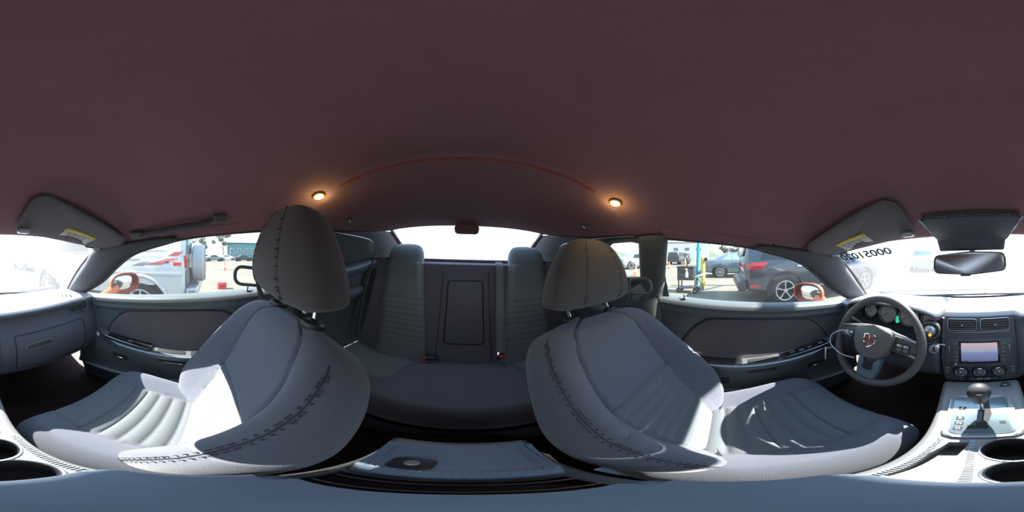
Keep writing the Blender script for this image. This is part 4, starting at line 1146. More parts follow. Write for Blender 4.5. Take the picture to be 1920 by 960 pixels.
OC = thing('overhead_console', 'grey overhead console with its bin door hanging open above the mirror', 'console', (-.01, .36, .10))
tl, tr, bl_, br = Vector((-.136, .372, .108)), Vector((.104, .372, .108)), Vector((-.104, .462, .058)), Vector((.074, .462, .058))
mb = MB(); X = (tr - tl).normalized(); Y = ((tl + tr) / 2 - (bl_ + br) / 2).normalized(); O = (bl_ + br) / 2
N = X.cross(Y)
mb.prism(round_poly([(-.091, 0), (.091, 0), (.120, (tl - bl_).dot(Y)), (-.120, (tl - bl_).dot(Y))], .014), O + N * -.01 if N.y > 0 else O - N * .0, X, Y, .022, .005, 3)
sh_ = mb.build('console_shell', M_DASH, OC)
mb = MB()
for a, b in ((tl, bl_), (tr, br)):
    mb.tube([a + Vector((0, -.012, -.016)), b + Vector((0, -.012, -.016))], .003, 6)
    mb.build('side_trim', M_CHROME, OC); mb = MB()
st = MB()
for off in (0, .010): stitch_line(st, [(x, .364 + off - .10 * (x + .01) ** 2 * 10 * .2, .094 - off * .55) for x in [-.12 + .22 * i / 20 for i in range(21)]], .0013, .005, .004)
st.build('rim_stitching', M_STITCHL, OC, kind='stuff', smooth=0)
R = Matrix.Rotation(radians(46), 3, 'X')
mb = MB(); mb.box((-.018, .438, .054), (.190, .012, .103), R, .006, 3); mb.build('bin_door', M_DASH, OC)
mb = MB(); mb.box((-.018, .458, .062), (.170, .03, .06), R, .006); mb.build('bin_tray', M_DARK, OC)

RM = thing('rear_view_mirror', 'rear-view mirror on a stalk at the top of the windshield', 'mirror', (-.026, .51, -.021))
MX, MZ = Vector((1, .09, .015)).normalized(), Vector((-.015, .01, 1)).normalized(); MC = Vector((-.025, .48, -.020))
MN = MX.cross(MZ); s_ = -1 if MN.y > 0 else 1
mo = [(p[0] * 1.07, p[1] * 1.07) for p in round_poly([(-.098, -.024), (.0, -.031), (.098, -.024), (.096, .026), (.0, .032), (-.096, .024)], .013, 5)]
mb = MB(); mb.prism(mo[::1], MC, MX, MZ, .022, .006, 3)
if MN.y > 0: pass
sh_ = mb.build('mirror_shell', M_WHEELP, RM)
mb = MB(); mi = [(p[0] * .94, p[1] * .88) for p in mo]
mb.prism([(-p[0], p[1]) for p in mi][::1], MC + MN * (-.0005 if MN.y < 0 else .0005) + (MN * .022 if MN.y < 0 else Vector()), -MX if MN.y > 0 else MX, MZ, .0015, .0004) if MN.y > 0 else mb.prism(mi, MC + MN * .0222, MX, MZ, .0012, .0004)
mb.build('mirror_glass', M_RMIRROR, RM, label='dark reflecting glass')
mb = MB(); mb.tube([MC + Vector((0, .015, .01)), MC + Vector((.01, .04, .05)), MC + Vector((.016, .085, .060))], [.010, .008, .013], 10); mb.build('mirror_stalk', M_DARK, RM)
mb = MB(); mb.box(MC + Vector((-.012, -.014, -.033)), (.03, .012, .008), None, .003); mb.build('day_night_lever', M_WHEELP, RM)

GH = thing('grab_handle', 'dark grab handle folded against the roof above the passenger window', 'handle', (.53, .13, .13))
def roof(x, y, h): return Vector((x, y, ceil_z(x, y) - h))
mb = MB(); mb.tube(curve3([roof(.515, .235, .012), roof(.512, .18, .026), roof(.512, .10, .030), roof(.515, .03, .026), roof(.518, -.02, .012)], 20), [.008] * 3 + [.010] * 15 + [.008] * 3, 10); mb.build('grip', M_TRIM, GH)
for y in (.245, -.03):
    mb = MB(); mb.box(roof(.516, y, .010), (.034, .042, .024), Matrix.Rotation(-.45, 3, 'Y'), .006, 3); mb.build('handle_mount', M_BPIL, GH)

lampm = mat('lamp_lens', (.9, .8, .5), .4, emit=(1.0, .86, .45), estr=45)
for s, label in ((1, 'small lit roof lamp above the upright front seat'), (-1, 'small lit roof lamp above the reclined front seat')):
    c = roof(s * .405, -.315, .004)
    L = thing('roof_lamp', label, 'lamp', c)
    n = Vector((-s * .35, .0, -1)).normalized()
    mb = MB(); mb.lathe([(.020, -.004), (.020, .002), (.018, .004), (.014, .004), (.013, .001), (0, .001)], c, n, 24); mb.build('lamp_bezel', mat('amber_bezel', (.30, .20, .06), .4), L)
    mb = MB(); mb.lathe([(.0125, 0), (.012, .005), (.008, .0085), (0, .0095)], c, n, 18); mb.build('lamp_lens', lampm, L)
    ld = bpy.data.lights.new('lamp_light', 'POINT'); ld.energy = 0.16; ld.color = (1, .72, .25); ld.shadow_soft_size = .012
    lo_ = bpy.data.objects.new('lamp_light', ld); COL.objects.link(lo_); lo_.parent = L; lo_.location = n * .03
for s, label in ((1, 'small coat hook on the roof above the rear passenger-side window'), (-1, "small coat hook on the roof above the rear driver's-side window")):
    c = roof(s * .47, -.53, .002)
    Kh = thing('coat_hook', label, 'hook', c)
    mb = MB(); mb.box(c, (.022, .045, .008), Matrix.Rotation(s * .5, 3, 'Y'), .003); mb.build('hook_base', M_BPIL, Kh)
    mb = MB(); mb.tube(curve3([c, c + Vector((-s * .004, .006, -.014)), c + Vector((-s * .012, .010, -.020)), c + Vector((-s * .018, .006, -.012))], 10), .004, 6); mb.build('hook_arm', M_SATIN, Kh)

# ------------------------------------------------------------------ orange door mirrors, outside
def door_mirror(side, label):
    c = Vector((side * .965, .555, -.232 if side < 0 else -.212))
    M_ = thing('door_mirror', label, 'mirror', c)
    mb = MB(); X = Vector((1, -0.45 * side, 0)).normalized(); Z = Vector((0, 0, 1)); B = Z.cross(X)
    def fn(ang, t):
        r = (cos(ang), sin(ang)); n = .8
        px = (abs(r[0]) ** n) * (1 if r[0] > 0 else -1) * .118; pz = (abs(r[1]) ** n) * (1 if r[1] > 0 else -1) * .074
        k = sqrt(max(0, 1 - t * t))
        return c + X * (px * k) + Z * (pz * k) + B * (.095 * t)
    mb.loft([[fn(k / 36 * 2 * pi, t) for k in range(36)] for t in (0, .15, .3, .5, .7, .85, .95, .995)], caps=False); mb.build('mirror_housing', M_ORANGE, M_, smooth=60)
    mb = MB(); mb.loft([[fn(k / 36 * 2 * pi, 0) + (c - fn(k / 36 * 2 * pi, 0)) * i + B * o for k in range(36)] for i, o in ((0, 0), (0, -.008), (.06, -.010), (.12, -.004), (.14, .01))], caps=False); mb.build('mirror_rim', mat('dark_orange_rim', (.45, .06, .02), .4), M_)
    mb = MB(); mb.fan([fn(k / 36 * 2 * pi, 0) + (c - fn(k / 36 * 2 * pi, 0)) * .12 - B * .002 for k in range(36)]); mb.build('mirror_glass', M_MIRROR, M_, solid=.002)
    mb = MB(); mb.tube([c + Vector((-side * .05, .05, -.03)), c + Vector((-side * .11, .055, -.06)), c + Vector((-side * .20, .06, -.078))], [.038, .036, .038], 12); mb.build('mirror_arm', M_ORANGE, M_)
door_mirror(-1, "orange door mirror outside the driver's window")
door_mirror(1, 'orange door mirror outside the passenger window')
# ------------------------------------------------------------------ the parking lot outside
def asphalt():
    m = bpy.data.materials.new('pale_concrete'); m.use_nodes = True
    n, l = m.node_tree.nodes, m.node_tree.links; b = n['Principled BSDF']; b.inputs['Roughness'].default_value = .95; b.inputs['Specular IOR Level'].default_value = .1
    t = n.new('ShaderNodeTexCoord'); a = n.new('ShaderNodeTexNoise'); a.inputs['Scale'].default_value = .35; a.inputs['Detail'].default_value = 8
    l.new(t.outputs['Object'], a.inputs['Vector'])
    r = n.new('ShaderNodeValToRGB'); r.color_ramp.elements[0].position = .3; r.color_ramp.elements[0].color = (.155, .143, .117, 1)
    r.color_ramp.elements[1].position = .75; r.color_ramp.elements[1].color = (.20, .186, .152, 1)
    l.new(a.outputs['Fac'], r.inputs[0]); l.new(r.outputs[0], b.inputs['Base Color'])
    return m
mb = MB(); mb.box((0, 0, -.05), (400, 400, .1)); mb.build('ground', asphalt(), frame=LOT, kind='structure', smooth=0, label='pale sunlit concrete of the parking lot')

M_TIRE = mat('tire_rubber', (.022, .022, .024), .8)
M_RIM = mat('alloy_rim', (.42, .42, .43), .35, metal=.5)
M_WINDARK = mat('dark_car_glass', (.015, .018, .02), .08, spec=.6)
M_TEALGLASS = mat('pale_car_glass', (.20, .30, .30), .1, spec=.6)
M_TAIL = mat('tail_lens', (.45, .02, .025), .2, coat=.5)
M_LAMPW = mat('clear_lens', (.6, .6, .62), .15, coat=.5)
M_WELL = mat('wheel_well', (.012, .012, .013), .9)

class Veh:
    """A road vehicle along +s (rear to front); st: stations (s, half width, bottom, belt, top, half width at top)."""
    def __init__(v, name, label, pos, heading, st, paint, wheel_s, r, spokes=10, group=None, category='car', detail=True):
        v.st = st; v.pos = Vector(pos); v.R = Matrix.Rotation(radians(heading), 4, 'Z')
        v.root = thing(name, label, category, pos, LOT, group=group)
        mb = MB(); rings = []
        L0, L1 = st[0][0], st[-1][0]
        n = 60 if detail else 26
        for i in range(n + 1):
            s = L0 + (L1 - L0) * (.5 - .5 * cos(pi * i / n))
            rings.append([v.P(x, s, z) for x, z in v.section(s)])
        mb.loft(rings); v.body = mb.build('body', paint, v.root, smooth=45)
        w = v.at(wheel_s[0])[0]
        for s in wheel_s:
            for sd in (-1, 1):
                w = v.at(s)[0]
                mb = MB(); mb.lathe([(0, 0), (r * 1.22, 0), (r * 1.26, .012), (r * 1.20, .012), (r * 1.18, .006), (0, .006)], v.P(sd * (w - .004), s, r * 1.03, raw=True), (v.R @ Vector((sd, 0, 0))), 32); mb.build('wheel_arch', M_WELL, v.root)
                c = v.P(sd * (w - .085), s, r, raw=True); ax = v.R @ Vector((sd, 0, 0))
                mb = MB(); mb.lathe([(r * .62, -.10), (r * .95, -.10), (r, -.07), (r, .07), (r * .95, .10), (r * .70, .105), (r * .66, .09)], c, ax, 36); wh = mb.build('wheel', M_TIRE, v.root)
                mb = MB(); mb.lathe([(r * .69, .085), (r * .69, .10), (r * .62, .098), (r * .60, .05), (r * .2, .03), (0, .03)], c, ax, 32)
                rm = mb.build('rim_barrel', M_WELL if detail else M_RIM, wh)
                if detail:
                    mb = MB(); mb.lathe([(r * .62, .096), (r * .69, .102), (r * .66, .108), (r * .61, .100)], c, ax, 32); mb.build('rim_lip', M_RIM, wh)
                    u = Vector((0, 0, 1)); q = ax.cross(u)
                    for k in range(spokes):
                        a = 2 * pi * (k + .5 * 0) / spokes; d = u * cos(a) + q * sin(a)
                        e = ax.cross(d)
                        mb = MB(); mb.loft([[c + ax * (.075 + .02) + d * rr + e * ww + ax * hh for ww, hh in ((-wd, -.012), (wd, -.012), (wd * .7, .006), (-wd * .7, .006))] for rr, wd in ((r * .08, .018), (r * .35, .020), (r * .64, .026))]); mb.build('spoke', M_RIM, wh)
                    mb = MB(); mb.lathe([(0, .09), (r * .15, .09), (r * .13, .112), (0, .115)], c, ax, 16); mb.build('hub_cap', M_RIM, wh)
    def at(v, s): return interp([(q[0], q[1:]) for q in v.st], s)
    def section(v, s):
        w, zb, zl, zt, wt = v.at(s)
        half = [(w - .14, zb), (w - .03, zb + .06), (w, zb + .22), (w + .006, (zb + zl) / 2), (w, zl - .10), (w - .025, zl), (wt + (w - wt) * .06, zt - .075), (wt - .05, zt - .025), (wt - .18, zt - .004), (0, zt)]
        return [(-x, z) for x, z in half] + [(x, z) for x, z in half[-2::-1]]
    def P(v, x, s, z, raw=False):
        return v.pos + v.R @ Vector((x, s, z))
    def side(v, sd, s, z, off=.004):
        half = v.section(s); half = half[len(half) // 2:][::-1]          # bottom..top of the right side
        half = [(x, zz) for x, zz in v.section(s)[:10]]; half = [(-x, zz) for x, zz in half]
        x = interp(sorted([(zz, xx) for xx, zz in half]), z)
        return v.P(sd * (x + off), s, z)
    def patch(v, name, sd, poly, m, off=.006, label=None, parent=None):
        """A thin panel on the flank: poly in (s, z)."""
        ring = []
        for a, b in zip(poly, poly[1:] + poly[:1]):
            for k in range(4): ring.append((a[0] + (b[0] - a[0]) * k / 4, a[1] + (b[1] - a[1]) * k / 4))
        cs = sum(p[0] for p in ring) / len(ring); cz = sum(p[1] for p in ring) / len(ring)
        mb = MB(); mb.loft([[v.side(sd, cs + (p[0] - cs) * t, cz + (p[1] - cz) * t, o) for p in ring] for t, o in ((1, -.01), (1, off), (.66, off), (.33, off), (.02, off))])
        return mb.build(name, m, parent or v.root, smooth=40, label=label)

# ---- the white off-road van by the passenger window
paint_w = mat('white_paint', (.56, .57, .58), .3, coat=.5)
VAN = Veh('white_van', 'white off-road van with red side stripe and spare wheel on its back', (3.36, .40, 0), 0,
    [(0, .80, .50, 1.16, 1.72, .70), (.04, .85, .45, 1.16, 1.80, .74), (.5, .86, .42, 1.16, 1.86, .76), (2.6, .86, .40, 1.16, 1.86, .76), (3.1, .86, .40, 1.14, 1.55, .70), (3.5, .85, .42, 1.10, 1.13, .78), (4.3, .82, .45, 1.0, 1.03, .74), (4.45, .74, .5, .88, .92, .66)], paint_w, (.74, 3.5), .36, 8)
V = VAN
for sd in (-1, 1):
    V.patch('door_window', sd, [(1.95, 1.22), (1.95, 1.72), (2.62, 1.72), (3.05, 1.24)], M_WINDARK)
    V.patch('red_stripe', sd, [(.66, 1.055), (.38, 1.055), (.04, 1.15), (.06, 1.175), (.22, 1.20), (.40, 1.14)] if False else [(.64, 1.03), (.37, 1.03), (.10, 1.13), (.27, 1.13)], mat('faded_red_stripe', (.42, .10, .12), .5), label='faded red stripe')
    V.patch('red_stripe', sd, [(.27, 1.17), (.10, 1.17), (.02, 1.235), (.16, 1.235)], mat('faded_red_stripe', (.42, .10, .12), .5), label='faded red stripe')
    V.patch('grey_stripe', sd, [(.92, 1.00), (.70, 1.00), (.56, 1.08), (.70, 1.08)], mat('pale_mauve_stripe', (.30, .26, .28), .5))
    V.patch('dark_stripe', sd, [(.82, 1.10), (1.25, 1.10), (1.25, 1.125), (.75, 1.125)], mat('grey_stripe', (.20, .20, .21), .5))
    V.patch('dark_stripe', sd, [(1.4, 1.10), (2.6, 1.10), (2.6, 1.125), (1.4, 1.125)], mat('grey_stripe', (.20, .20, .21), .5))
    V.patch('belt_molding', sd, [(.02, 1.245), (.02, 1.262), (3.0, 1.262), (3.0, 1.245)], mat('molding_grey', (.30, .31, .32), .5), .012)
    V.patch('lower_molding', sd, [(.05, .86), (.05, .90), (3.3, .90), (3.3, .86)], mat('molding_white', (.52, .53, .54), .4), .02)
    V.patch('side_reflector', sd, [(.05, 1.02), (.05, 1.075), (.18, 1.075), (.18, 1.02)], M_RED, .012)
    V.patch('fuel_flap', sd, [(.25, 1.055), (.25, 1.085), (.32, 1.085), (.32, 1.055)], M_INK, .006)
    mb = MB(); s0 = .74
    mb.tube([V.side(sd, s0 + .47 * cos(a), max(.52, .37 + .47 * sin(a)), .0) for a in [pi * k / 20 for k in range(21)]], .035, 8); mb.build('arch_flare', paint_w, V.root)
    mb = MB(); mb.box(V.P(sd * .74, -.012, 1.08), (.14, .05, .20), None, .012); mb.build('tail_lamp', M_TAIL, V.root)
mb = MB(); mb.box(V.P(0, -.005, 1.42), (1.25, .03, .42), None, .02); mb.build('rear_window', mat('blue_van_glass', (.12, .20, .25), .1), V.root)
mb = MB(); mb.box(V.P(0, -.10, .56), (1.62, .20, .20), None, .05, 3); mb.build('rear_bumper', M_CHROME if False else mat('dull_chrome', (.4, .42, .43), .35, metal=.7), V.root)
mb = MB(); mb.box(V.P(0, -.012, .80), (1.5, .03, .26), None, .01); mb.build('tailgate_band', mat('grey_plastic', (.12, .125, .13), .6), V.root)
mb = MB(); mb.lathe([(0, 0), (.33, 0), (.36, .03), (.36, .20), (.33, .235), (0, .24)], V.P(-.10, -.06, 1.03), (0, -1, 0), 40); sp = mb.build('spare_wheel_cover', mat('white_cover', (.42, .44, .45), .5), V.root)
mb = MB(); mb.lathe([(.30, .241), (.335, .236), (.33, .243), (.30, .246)], V.P(-.10, -.06, 1.03), (0, -1, 0), 40); mb.build('cover_rim', mat('mauve_grey', (.25, .22, .26), .5), sp)
for sd in (-1, 1):
    mb = MB(); mb.tube([V.P(sd * .60, -.02, 1.50), V.P(sd * .60, -.10, 1.62), V.P(sd * .55, .1, 1.92)], .016, 6); mb.build('rear_rail', M_SATIN, V.root)
mb = MB(); mb.tube([V.P(-.70, -.03, 1.62), V.P(-.66, -.16, 1.95)], .008, 6); mb.build('aerial', M_DARK, V.root)
mb = MB(); mb.box(V.P(0, 4.42, .62), (1.5, .16, .22), None, .04); mb.build('front_bumper', mat('grey_plastic', (.12, .125, .13), .6), V.root)
for sd in (-1, 1):
    mb = MB(); mb.box(V.P(sd * .58, 4.42, .84), (.24, .06, .14), None, .02); mb.build('headlamp', M_LAMPW, V.root)

# ---- the dark SUV by the driver's window
paint_d = mat('dark_blue_paint', (.014, .028, .05), .18, coat=1.0)
V = Veh('dark_suv', "dark blue crossover close by the driver's window with red tail lamp", (-4.44, .52, 0), 0,
    [(0, .78, .42, 1.02, 1.20, .68), (.08, .88, .36, 1.05, 1.50, .66), (.45, .92, .32, 1.05, 1.66, .66), (2.6, .93, .30, 1.0, 1.68, .66), (3.4, .93, .30, .98, 1.22, .72), (3.7, .92, .30, .96, 1.02, .82), (4.5, .88, .32, .86, .90, .78), (4.72, .72, .38, .70, .76, .60)], paint_d, (.92, 3.70), .355, 5)
for sd in (-1, 1):
    V.patch('quarter_window', sd, [(.34, 1.09), (.50, 1.42), (.98, 1.52), (1.0, 1.09)], M_WINDARK)
    V.patch('door_window', sd, [(1.05, 1.08), (1.05, 1.52), (1.90, 1.54), (1.90, 1.06)], M_WINDARK)
    V.patch('door_window', sd, [(1.96, 1.06), (1.96, 1.54), (2.55, 1.54), (3.15, 1.20), (3.25, 1.05)], M_WINDARK)
    V.patch('tail_lamp', sd, [(.03, .86), (.05, 1.02), (.52, 1.035), (.42, .95), (.36, .88)], M_TAIL, .02, label='red tail lamp')
    V.patch('door_handle', sd, [(1.22, .925), (1.22, .955), (1.42, .955), (1.42, .925)], M_CHROME, .03, label='chrome door handle')
    V.patch('door_handle', sd, [(2.2, .905), (2.2, .935), (2.4, .935), (2.4, .905)], M_CHROME, .03, label='chrome door handle')
    V.patch('sill_trim', sd, [(1.5, .40), (1.5, .43), (3.2, .43), (3.2, .40)], M_SATIN, .015)
    V.patch('bumper_reflector', sd, [(.10, .46), (.10, .52), (.30, .52), (.30, .46)], M_TAIL, .012)
    V.patch('lower_cladding', sd, [(1.42, .30), (1.42, .40), (3.2, .40), (3.2, .30)], M_DARK, .012)
    mb = MB(); mb.box(V.P(sd * .60, -.0, .94), (.34, .06, .14), None, .02); mb.build('inner_tail_lamp', M_TAIL, V.root)
    mb = MB(); mb.box(V.P(sd * .62, 4.60, .72), (.30, .16, .12), None, .04); mb.build('headlamp', M_LAMPW, V.root)
    mb = MB(); mb.ball(V.P(sd * 1.0, 3.05, 1.06), (.10, .06, .08)); mb.build('door_mirror', paint_d, V.root)
mb = MB(); mb.box(V.P(0, -.06, .48), (1.7, .20, .26), None, .06, 3); mb.build('rear_bumper', M_DARK, V.root)
mb = MB(); mb.box(V.P(0, .03, 1.32), (1.2, .06, .34), Matrix.Rotation(-.35, 3, 'X'), .02); mb.build('rear_window', M_WINDARK, V.root)
mb = MB(); mb.box(V.P(0, -.015, .84), (1.3, .03, .05), None, .01); mb.build('tailgate_trim', M_CHROME, V.root)

# ---- the grey coupe further off
paint_g = mat('grey_blue_paint', (.14, .19, .22), .25, metal=.35, coat=.8)
def coupe(name, label, pos, heading, paint, gl, detail=True, group=None):
    v = Veh(name, label, pos, heading,
        [(0, .70, .40, .82, .90, .62), (.12, .84, .30, .90, 1.0, .74), (.55, .89, .26, .93, 1.02, .78), (.75, .90, .25, .93, 1.06, .74), (1.35, .90, .24, .93, 1.34, .56), (1.9, .90, .24, .92, 1.385, .56), (2.4, .90, .24, .91, 1.35, .56), (3.15, .90, .24, .90, .98, .76), (4.2, .86, .26, .76, .82, .74), (4.5, .66, .32, .60, .66, .54)], paint, (.98, 3.75), .325, 10, group=group, detail=detail)
    for sd in (-1, 1):
        v.patch('rear_side_window', sd, [(1.10, .98), (1.42, 1.24), (1.62, 1.28), (1.62, .97)], gl)
        v.patch('door_window', sd, [(1.66, .97), (1.66, 1.29), (2.35, 1.27), (2.88, .97)], gl)
        v.patch('tail_lamp', sd, [(.06, .66), (.06, .86), (.20, .88), (.30, .84), (.26, .70)], M_TAIL, .012)
        if detail:
            v.patch('door_handle', sd, [(1.72, .78), (1.72, .80), (1.90, .80), (1.90, .78)], M_CHROME, .02)
            v.patch('door_gap', sd, [(1.62, .34), (1.62, .93), (1.632, .93), (1.632, .34)], M_INK, .002)
    return v
coupe('grey_coupe', 'grey-blue two-door car parked beyond the dark crossover', (-9.5, -1.10, 0), 0, paint_g, M_TEALGLASS)

# ---- cars far off and ahead
def farcar(label, pos, heading, paint, kind='sedan', group=None):
    if kind == 'sedan':
        st = [(0, .74, .35, .85, .92, .66), (.1, .86, .28, .92, .99, .74), (.9, .89, .26, .95, 1.08, .74), (1.4, .89, .26, .95, 1.42, .58), (2.5, .89, .26, .93, 1.44, .58), (3.3, .89, .26, .92, .99, .76), (4.3, .86, .28, .80, .86, .74), (4.5, .70, .34, .64, .70, .6)]
        win = [[(1.1, .99), (1.45, 1.33), (2.0, 1.36), (2.0, .98)], [(2.05, .98), (2.05, 1.36), (2.5, 1.34), (3.0, .98)]]
    else:
        st = [(0, .80, .40, 1.05, 1.6, .68), (.1, .90, .34, 1.08, 1.72, .70), (2.8, .92, .32, 1.05, 1.76, .68), (3.5, .92, .32, 1.02, 1.12, .80), (4.5, .88, .34, .92, .98, .78), (4.7, .74, .4, .74, .8, .64)]
        win = [[(.3, 1.14), (.3, 1.58), (1.5, 1.6), (1.5, 1.12)], [(1.6, 1.12), (1.6, 1.6), (2.75, 1.6), (3.2, 1.14)]]
    v = Veh('parked_car', label, pos, heading, st, paint, (.85, 3.6), .33, detail=False, group=group)
    for sd in (-1, 1):
        for w in win: v.patch('side_window', sd, w, M_WINDARK)
        mb = MB(); mb.box(v.P(0, 0, 0), (.28, .06, .12), None, .02); mb.v = [p - v.pos for p in mb.v]; mb.v = [v.pos + v.R @ (p + Vector((sd * .56, st[-1][0] - .10, .70))) for p in mb.v]; mb.build('headlamp', M_LAMPW, v.root)
        mb = MB(); mb.box((0, 0, 0), (.28, .06, .12), None, .02); mb.v = [v.pos + v.R @ (p + Vector((sd * .58, .04, .82))) for p in mb.v]; mb.build('tail_lamp', M_TAIL, v.root)
    return v
pw = mat('white_far_paint', (.5, .5, .5), .35, coat=.3); pg = mat('silver_far_paint', (.22, .25, .27), .3, metal=.3); pk = mat('black_far_paint', (.03, .033, .04), .2, coat=.6); pb = mat('pale_blue_paint', (.16, .24, .32), .3, coat=.5)
farcar('white car far off in the row between the silver car and the dark car', (44, -2.6, 0), 165, pw)
farcar('silver car far off beyond the traffic cone with dark wheel', (36, 1.2, 0), 195, pg)
farcar('white tall car far off, half hidden by the spare wheel of the van', (48, 3.5, 0), 170, pw, 'suv')
farcar('dark car far off at the end of the row beside the headrest', (36, -5.4, 0), 188, pk)
farcar('pale blue car parked ahead, seen through the glare of the windshield', (-5.2, 15.5, 0), 195, pb, 'suv')
farcar('white car parked ahead on the passenger side in the windshield glare', (6.5, 15, 0), 175, pw)
farcar('silver car behind the quarter window near the orange cone', (-11.5, -8.6, 0), 70, pg)
farcar('dark car further behind the quarter window by the hills', (-20.5, -6.4, 0), 80, pk, 'suv')

# ---- cones
M_CONE = mat('cone_orange', (.80, .12, .03), .5); M_BAND = mat('cone_white', (.7, .7, .7), .5)
def cone(label, x, y, h=.70):
    c = thing('traffic_cone', label, 'traffic cone', (x, y, 0), LOT, group=None)
    k = h / .7
    mb = MB(); mb.box((x, y, .015), (.36 * k, .36 * k, .03), None, .006); mb.build('cone_base', M_DARK if h > .8 else M_CONE, c)
    mb = MB(); mb.lathe([(.13 * k, .03), (.115 * k, .05), (.028 * k, h - .01), (.02 * k, h), (0, h)], (x, y, 0), (0, 0, 1), 20); mb.build('cone_body', M_CONE, c)
    mb = MB(); mb.lathe([(.093 * k, .24 * k), (.094 * k, .241 * k), (.073 * k, .40 * k), (.072 * k, .40 * k)], (x, y, 0), (0, 0, 1), 20); mb.build('cone_band', M_BAND, c)
cone('orange cone left of the black tool cart', -14.0, -4.7)
cone('orange cone with dark base far behind the tool cart', -22, -5.1, .95)
cone('orange cone just outside the sill of the driver window', -1.95, .16, .60)
cone('orange cone in the small quarter window', -8.2, -4.8)
cone('orange cone standing alone beyond the white van', 13.6, -1.2)
mb = MB()
RB = thing('red_crate', 'red plastic crate lying on the concrete beside the headrest', 'crate', (5.75, -.42, 0), LOT)
mb.box((5.75, -.42, .11), (.24, .30, .20), None, .015); bx = mb.build('crate_body', M_RED, RB)
mb = MB(); mb.box((5.75, -.42, .215), (.26, .32, .02), None, .006); mb.build('crate_rim', M_RED, RB)
mb = MB(); mb.box((5.625, -.42, .12), (.01, .18, .04)); mb.build('hand_hole', M_INK, bx)

# ---- tool cart, poles
cx, cy = -5.1, -1.02
TC = thing('tool_cart', 'black two-shelf tool cart standing on the concrete', 'cart', (cx, cy, 0), LOT)
M_CART = mat('cart_plastic', (.030, .030, .034), .6); M_STEEL = mat('cart_steel', (.10, .10, .105), .5, metal=.4)
def wall_box(mb, c, sz, t):
    x, y, z = c; a, b, h = sz
    mb.box((x, y, z - h / 2 + t / 2), (a, b, t)); mb.box((x - a/2 + t/2, y, z), (t, b, h)); mb.box((x + a/2 - t/2, y, z), (t, b, h)); mb.box((x, y - b/2 + t/2, z), (a - 2*t, t, h)); mb.box((x, y + b/2 - t/2, z), (a - 2*t, t, h))
mb = MB(); mb.box((cx, cy - .10, .62), (.48, .52, .40), None, .02); tub = mb.build('bin', M_CART, TC)
mb = MB(); mb.box((cx, cy - .10, .83), (.52, .56, .035), None, .01); mb.build('bin_rim', M_CART, tub)
mb = MB(); mb.box((cx, cy - .10, .835), (.42, .46, .03)); mb.build('bin_opening', M_INK, tub)
mb = MB(); mb.box((cx + .24, cy - .10, .58), (.012, .12, .06), None, .004); mb.build('bin_handle', M_STEEL, tub)
for k in range(3):
    mb = MB(); mb.box((cx + .245, cy - .10, .48 + .07 * k), (.012, .48, .018), None, .004); mb.build('bin_rib', M_CART, tub)
for dx in (-.2, .2):
    for dy in (-.32, .20):
        mb = MB(); mb.box((cx + dx, cy + dy, .27), (.04, .04, .34), None, .005); lg = mb.build('leg', M_STEEL, TC)
        mb = MB(); mb.lathe([(.03, -.02), (.075, -.02), (.085, -.01), (.085, .01), (.075, .02), (.03, .02)], (cx + dx, cy + dy, .086), (1, 0, 0), 20); mb.build('caster_wheel', M_TIRE, lg)
mb = MB(); mb.box((cx, cy - .06, .17), (.44, .54, .03), Matrix.Rotation(.08, 3, 'X'), .006); mb.build('lower_shelf', M_STEEL, TC)
mb = MB(); mb.box((cx + .02, cy + .34, .56), (.40, .36, .03), Matrix.Rotation(.30, 3, 'X'), .006); mb.build('side_tray', mat('tray_white', (.5, .5, .48), .5), TC, label='white side tray')
mb = MB(); mb.tube([(cx + .02, cy + .24, .48), (cx + .02, cy + .42, .20), (cx + .02, cy + .43, .06)], .018, 8); mb.build('tray_leg', M_STEEL, TC)
for k, (dx, col, h) in enumerate(((-.1, (.05, .2, .22), .14), (.03, (.25, .25, .22), .11), (.12, (.08, .08, .09), .16))):
    mb = MB(); yy = cy + .26 + .05 * k; mb.lathe([(0, 0), (.035, 0), (.035, h * .7), (.015, h * .85), (.015, h), (0, h)], (cx + dx, yy, .574 - .0 + .016 * k), (0, 0, 1), 14)
    mb.build('spray_can', mat('can_%d' % k, col, .4), frame=LOT, origin=(cx + dx, yy, .574), label=['teal spray can on the white tray of the cart', 'pale spray can on the white tray of the cart', 'tall black spray can on the white tray of the cart'][k], category='can', group='cans on the cart tray')
SHV = thing('shovel', 'black D-handled shovel standing in the tool cart', 'shovel', (cx + .1, cy - .08, .85), LOT)
mb = MB(); mb.tube([(cx + .05, cy - .08, .85), (cx + .06, cy - .085, 1.08)], .02, 10); mb.build('shaft', M_CART, SHV)
mb = MB(); mb.tube([(cx + .06, cy - .085, 1.06), (cx + .06, cy - .17, 1.18), (cx + .06, cy - .17, 1.22), (cx + .06, cy + 0, 1.22), (cx + .06, cy + 0, 1.18)], .017, 8, closed=True); mb.build('grip', M_CART, SHV)
BT = thing('spray_bottle', 'clear spray bottle hooked on the front of the cart', 'bottle', (cx + .27, cy - .05, .55), LOT)
mb = MB(); mb.lathe([(0, 0), (.045, 0), (.045, .14), (.018, .20), (.018, .23), (0, .23)], (cx + .308, cy - .04, .52), (0, 0, 1), 16); mb.build('bottle_body', mat('milky_plastic', (.45, .47, .5), .4), BT)
mb = MB(); mb.box((cx + .295, cy - .06, .77), (.03, .08, .04), None, .01); mb.build('trigger', M_YELLOW, BT)
PL = thing('teal_pole', 'tall teal pole rising behind the tool cart', 'pole', (-5.75, -.86, 0), LOT)
mb = MB(); mb.tube([(-5.75, -.90, 0), (-5.75, -.84, 1.6), (-5.75, -.80, 3.4)], .055, 16); mb.build('pole_tube', mat('teal_paint', (.02, .30, .36), .4), PL)
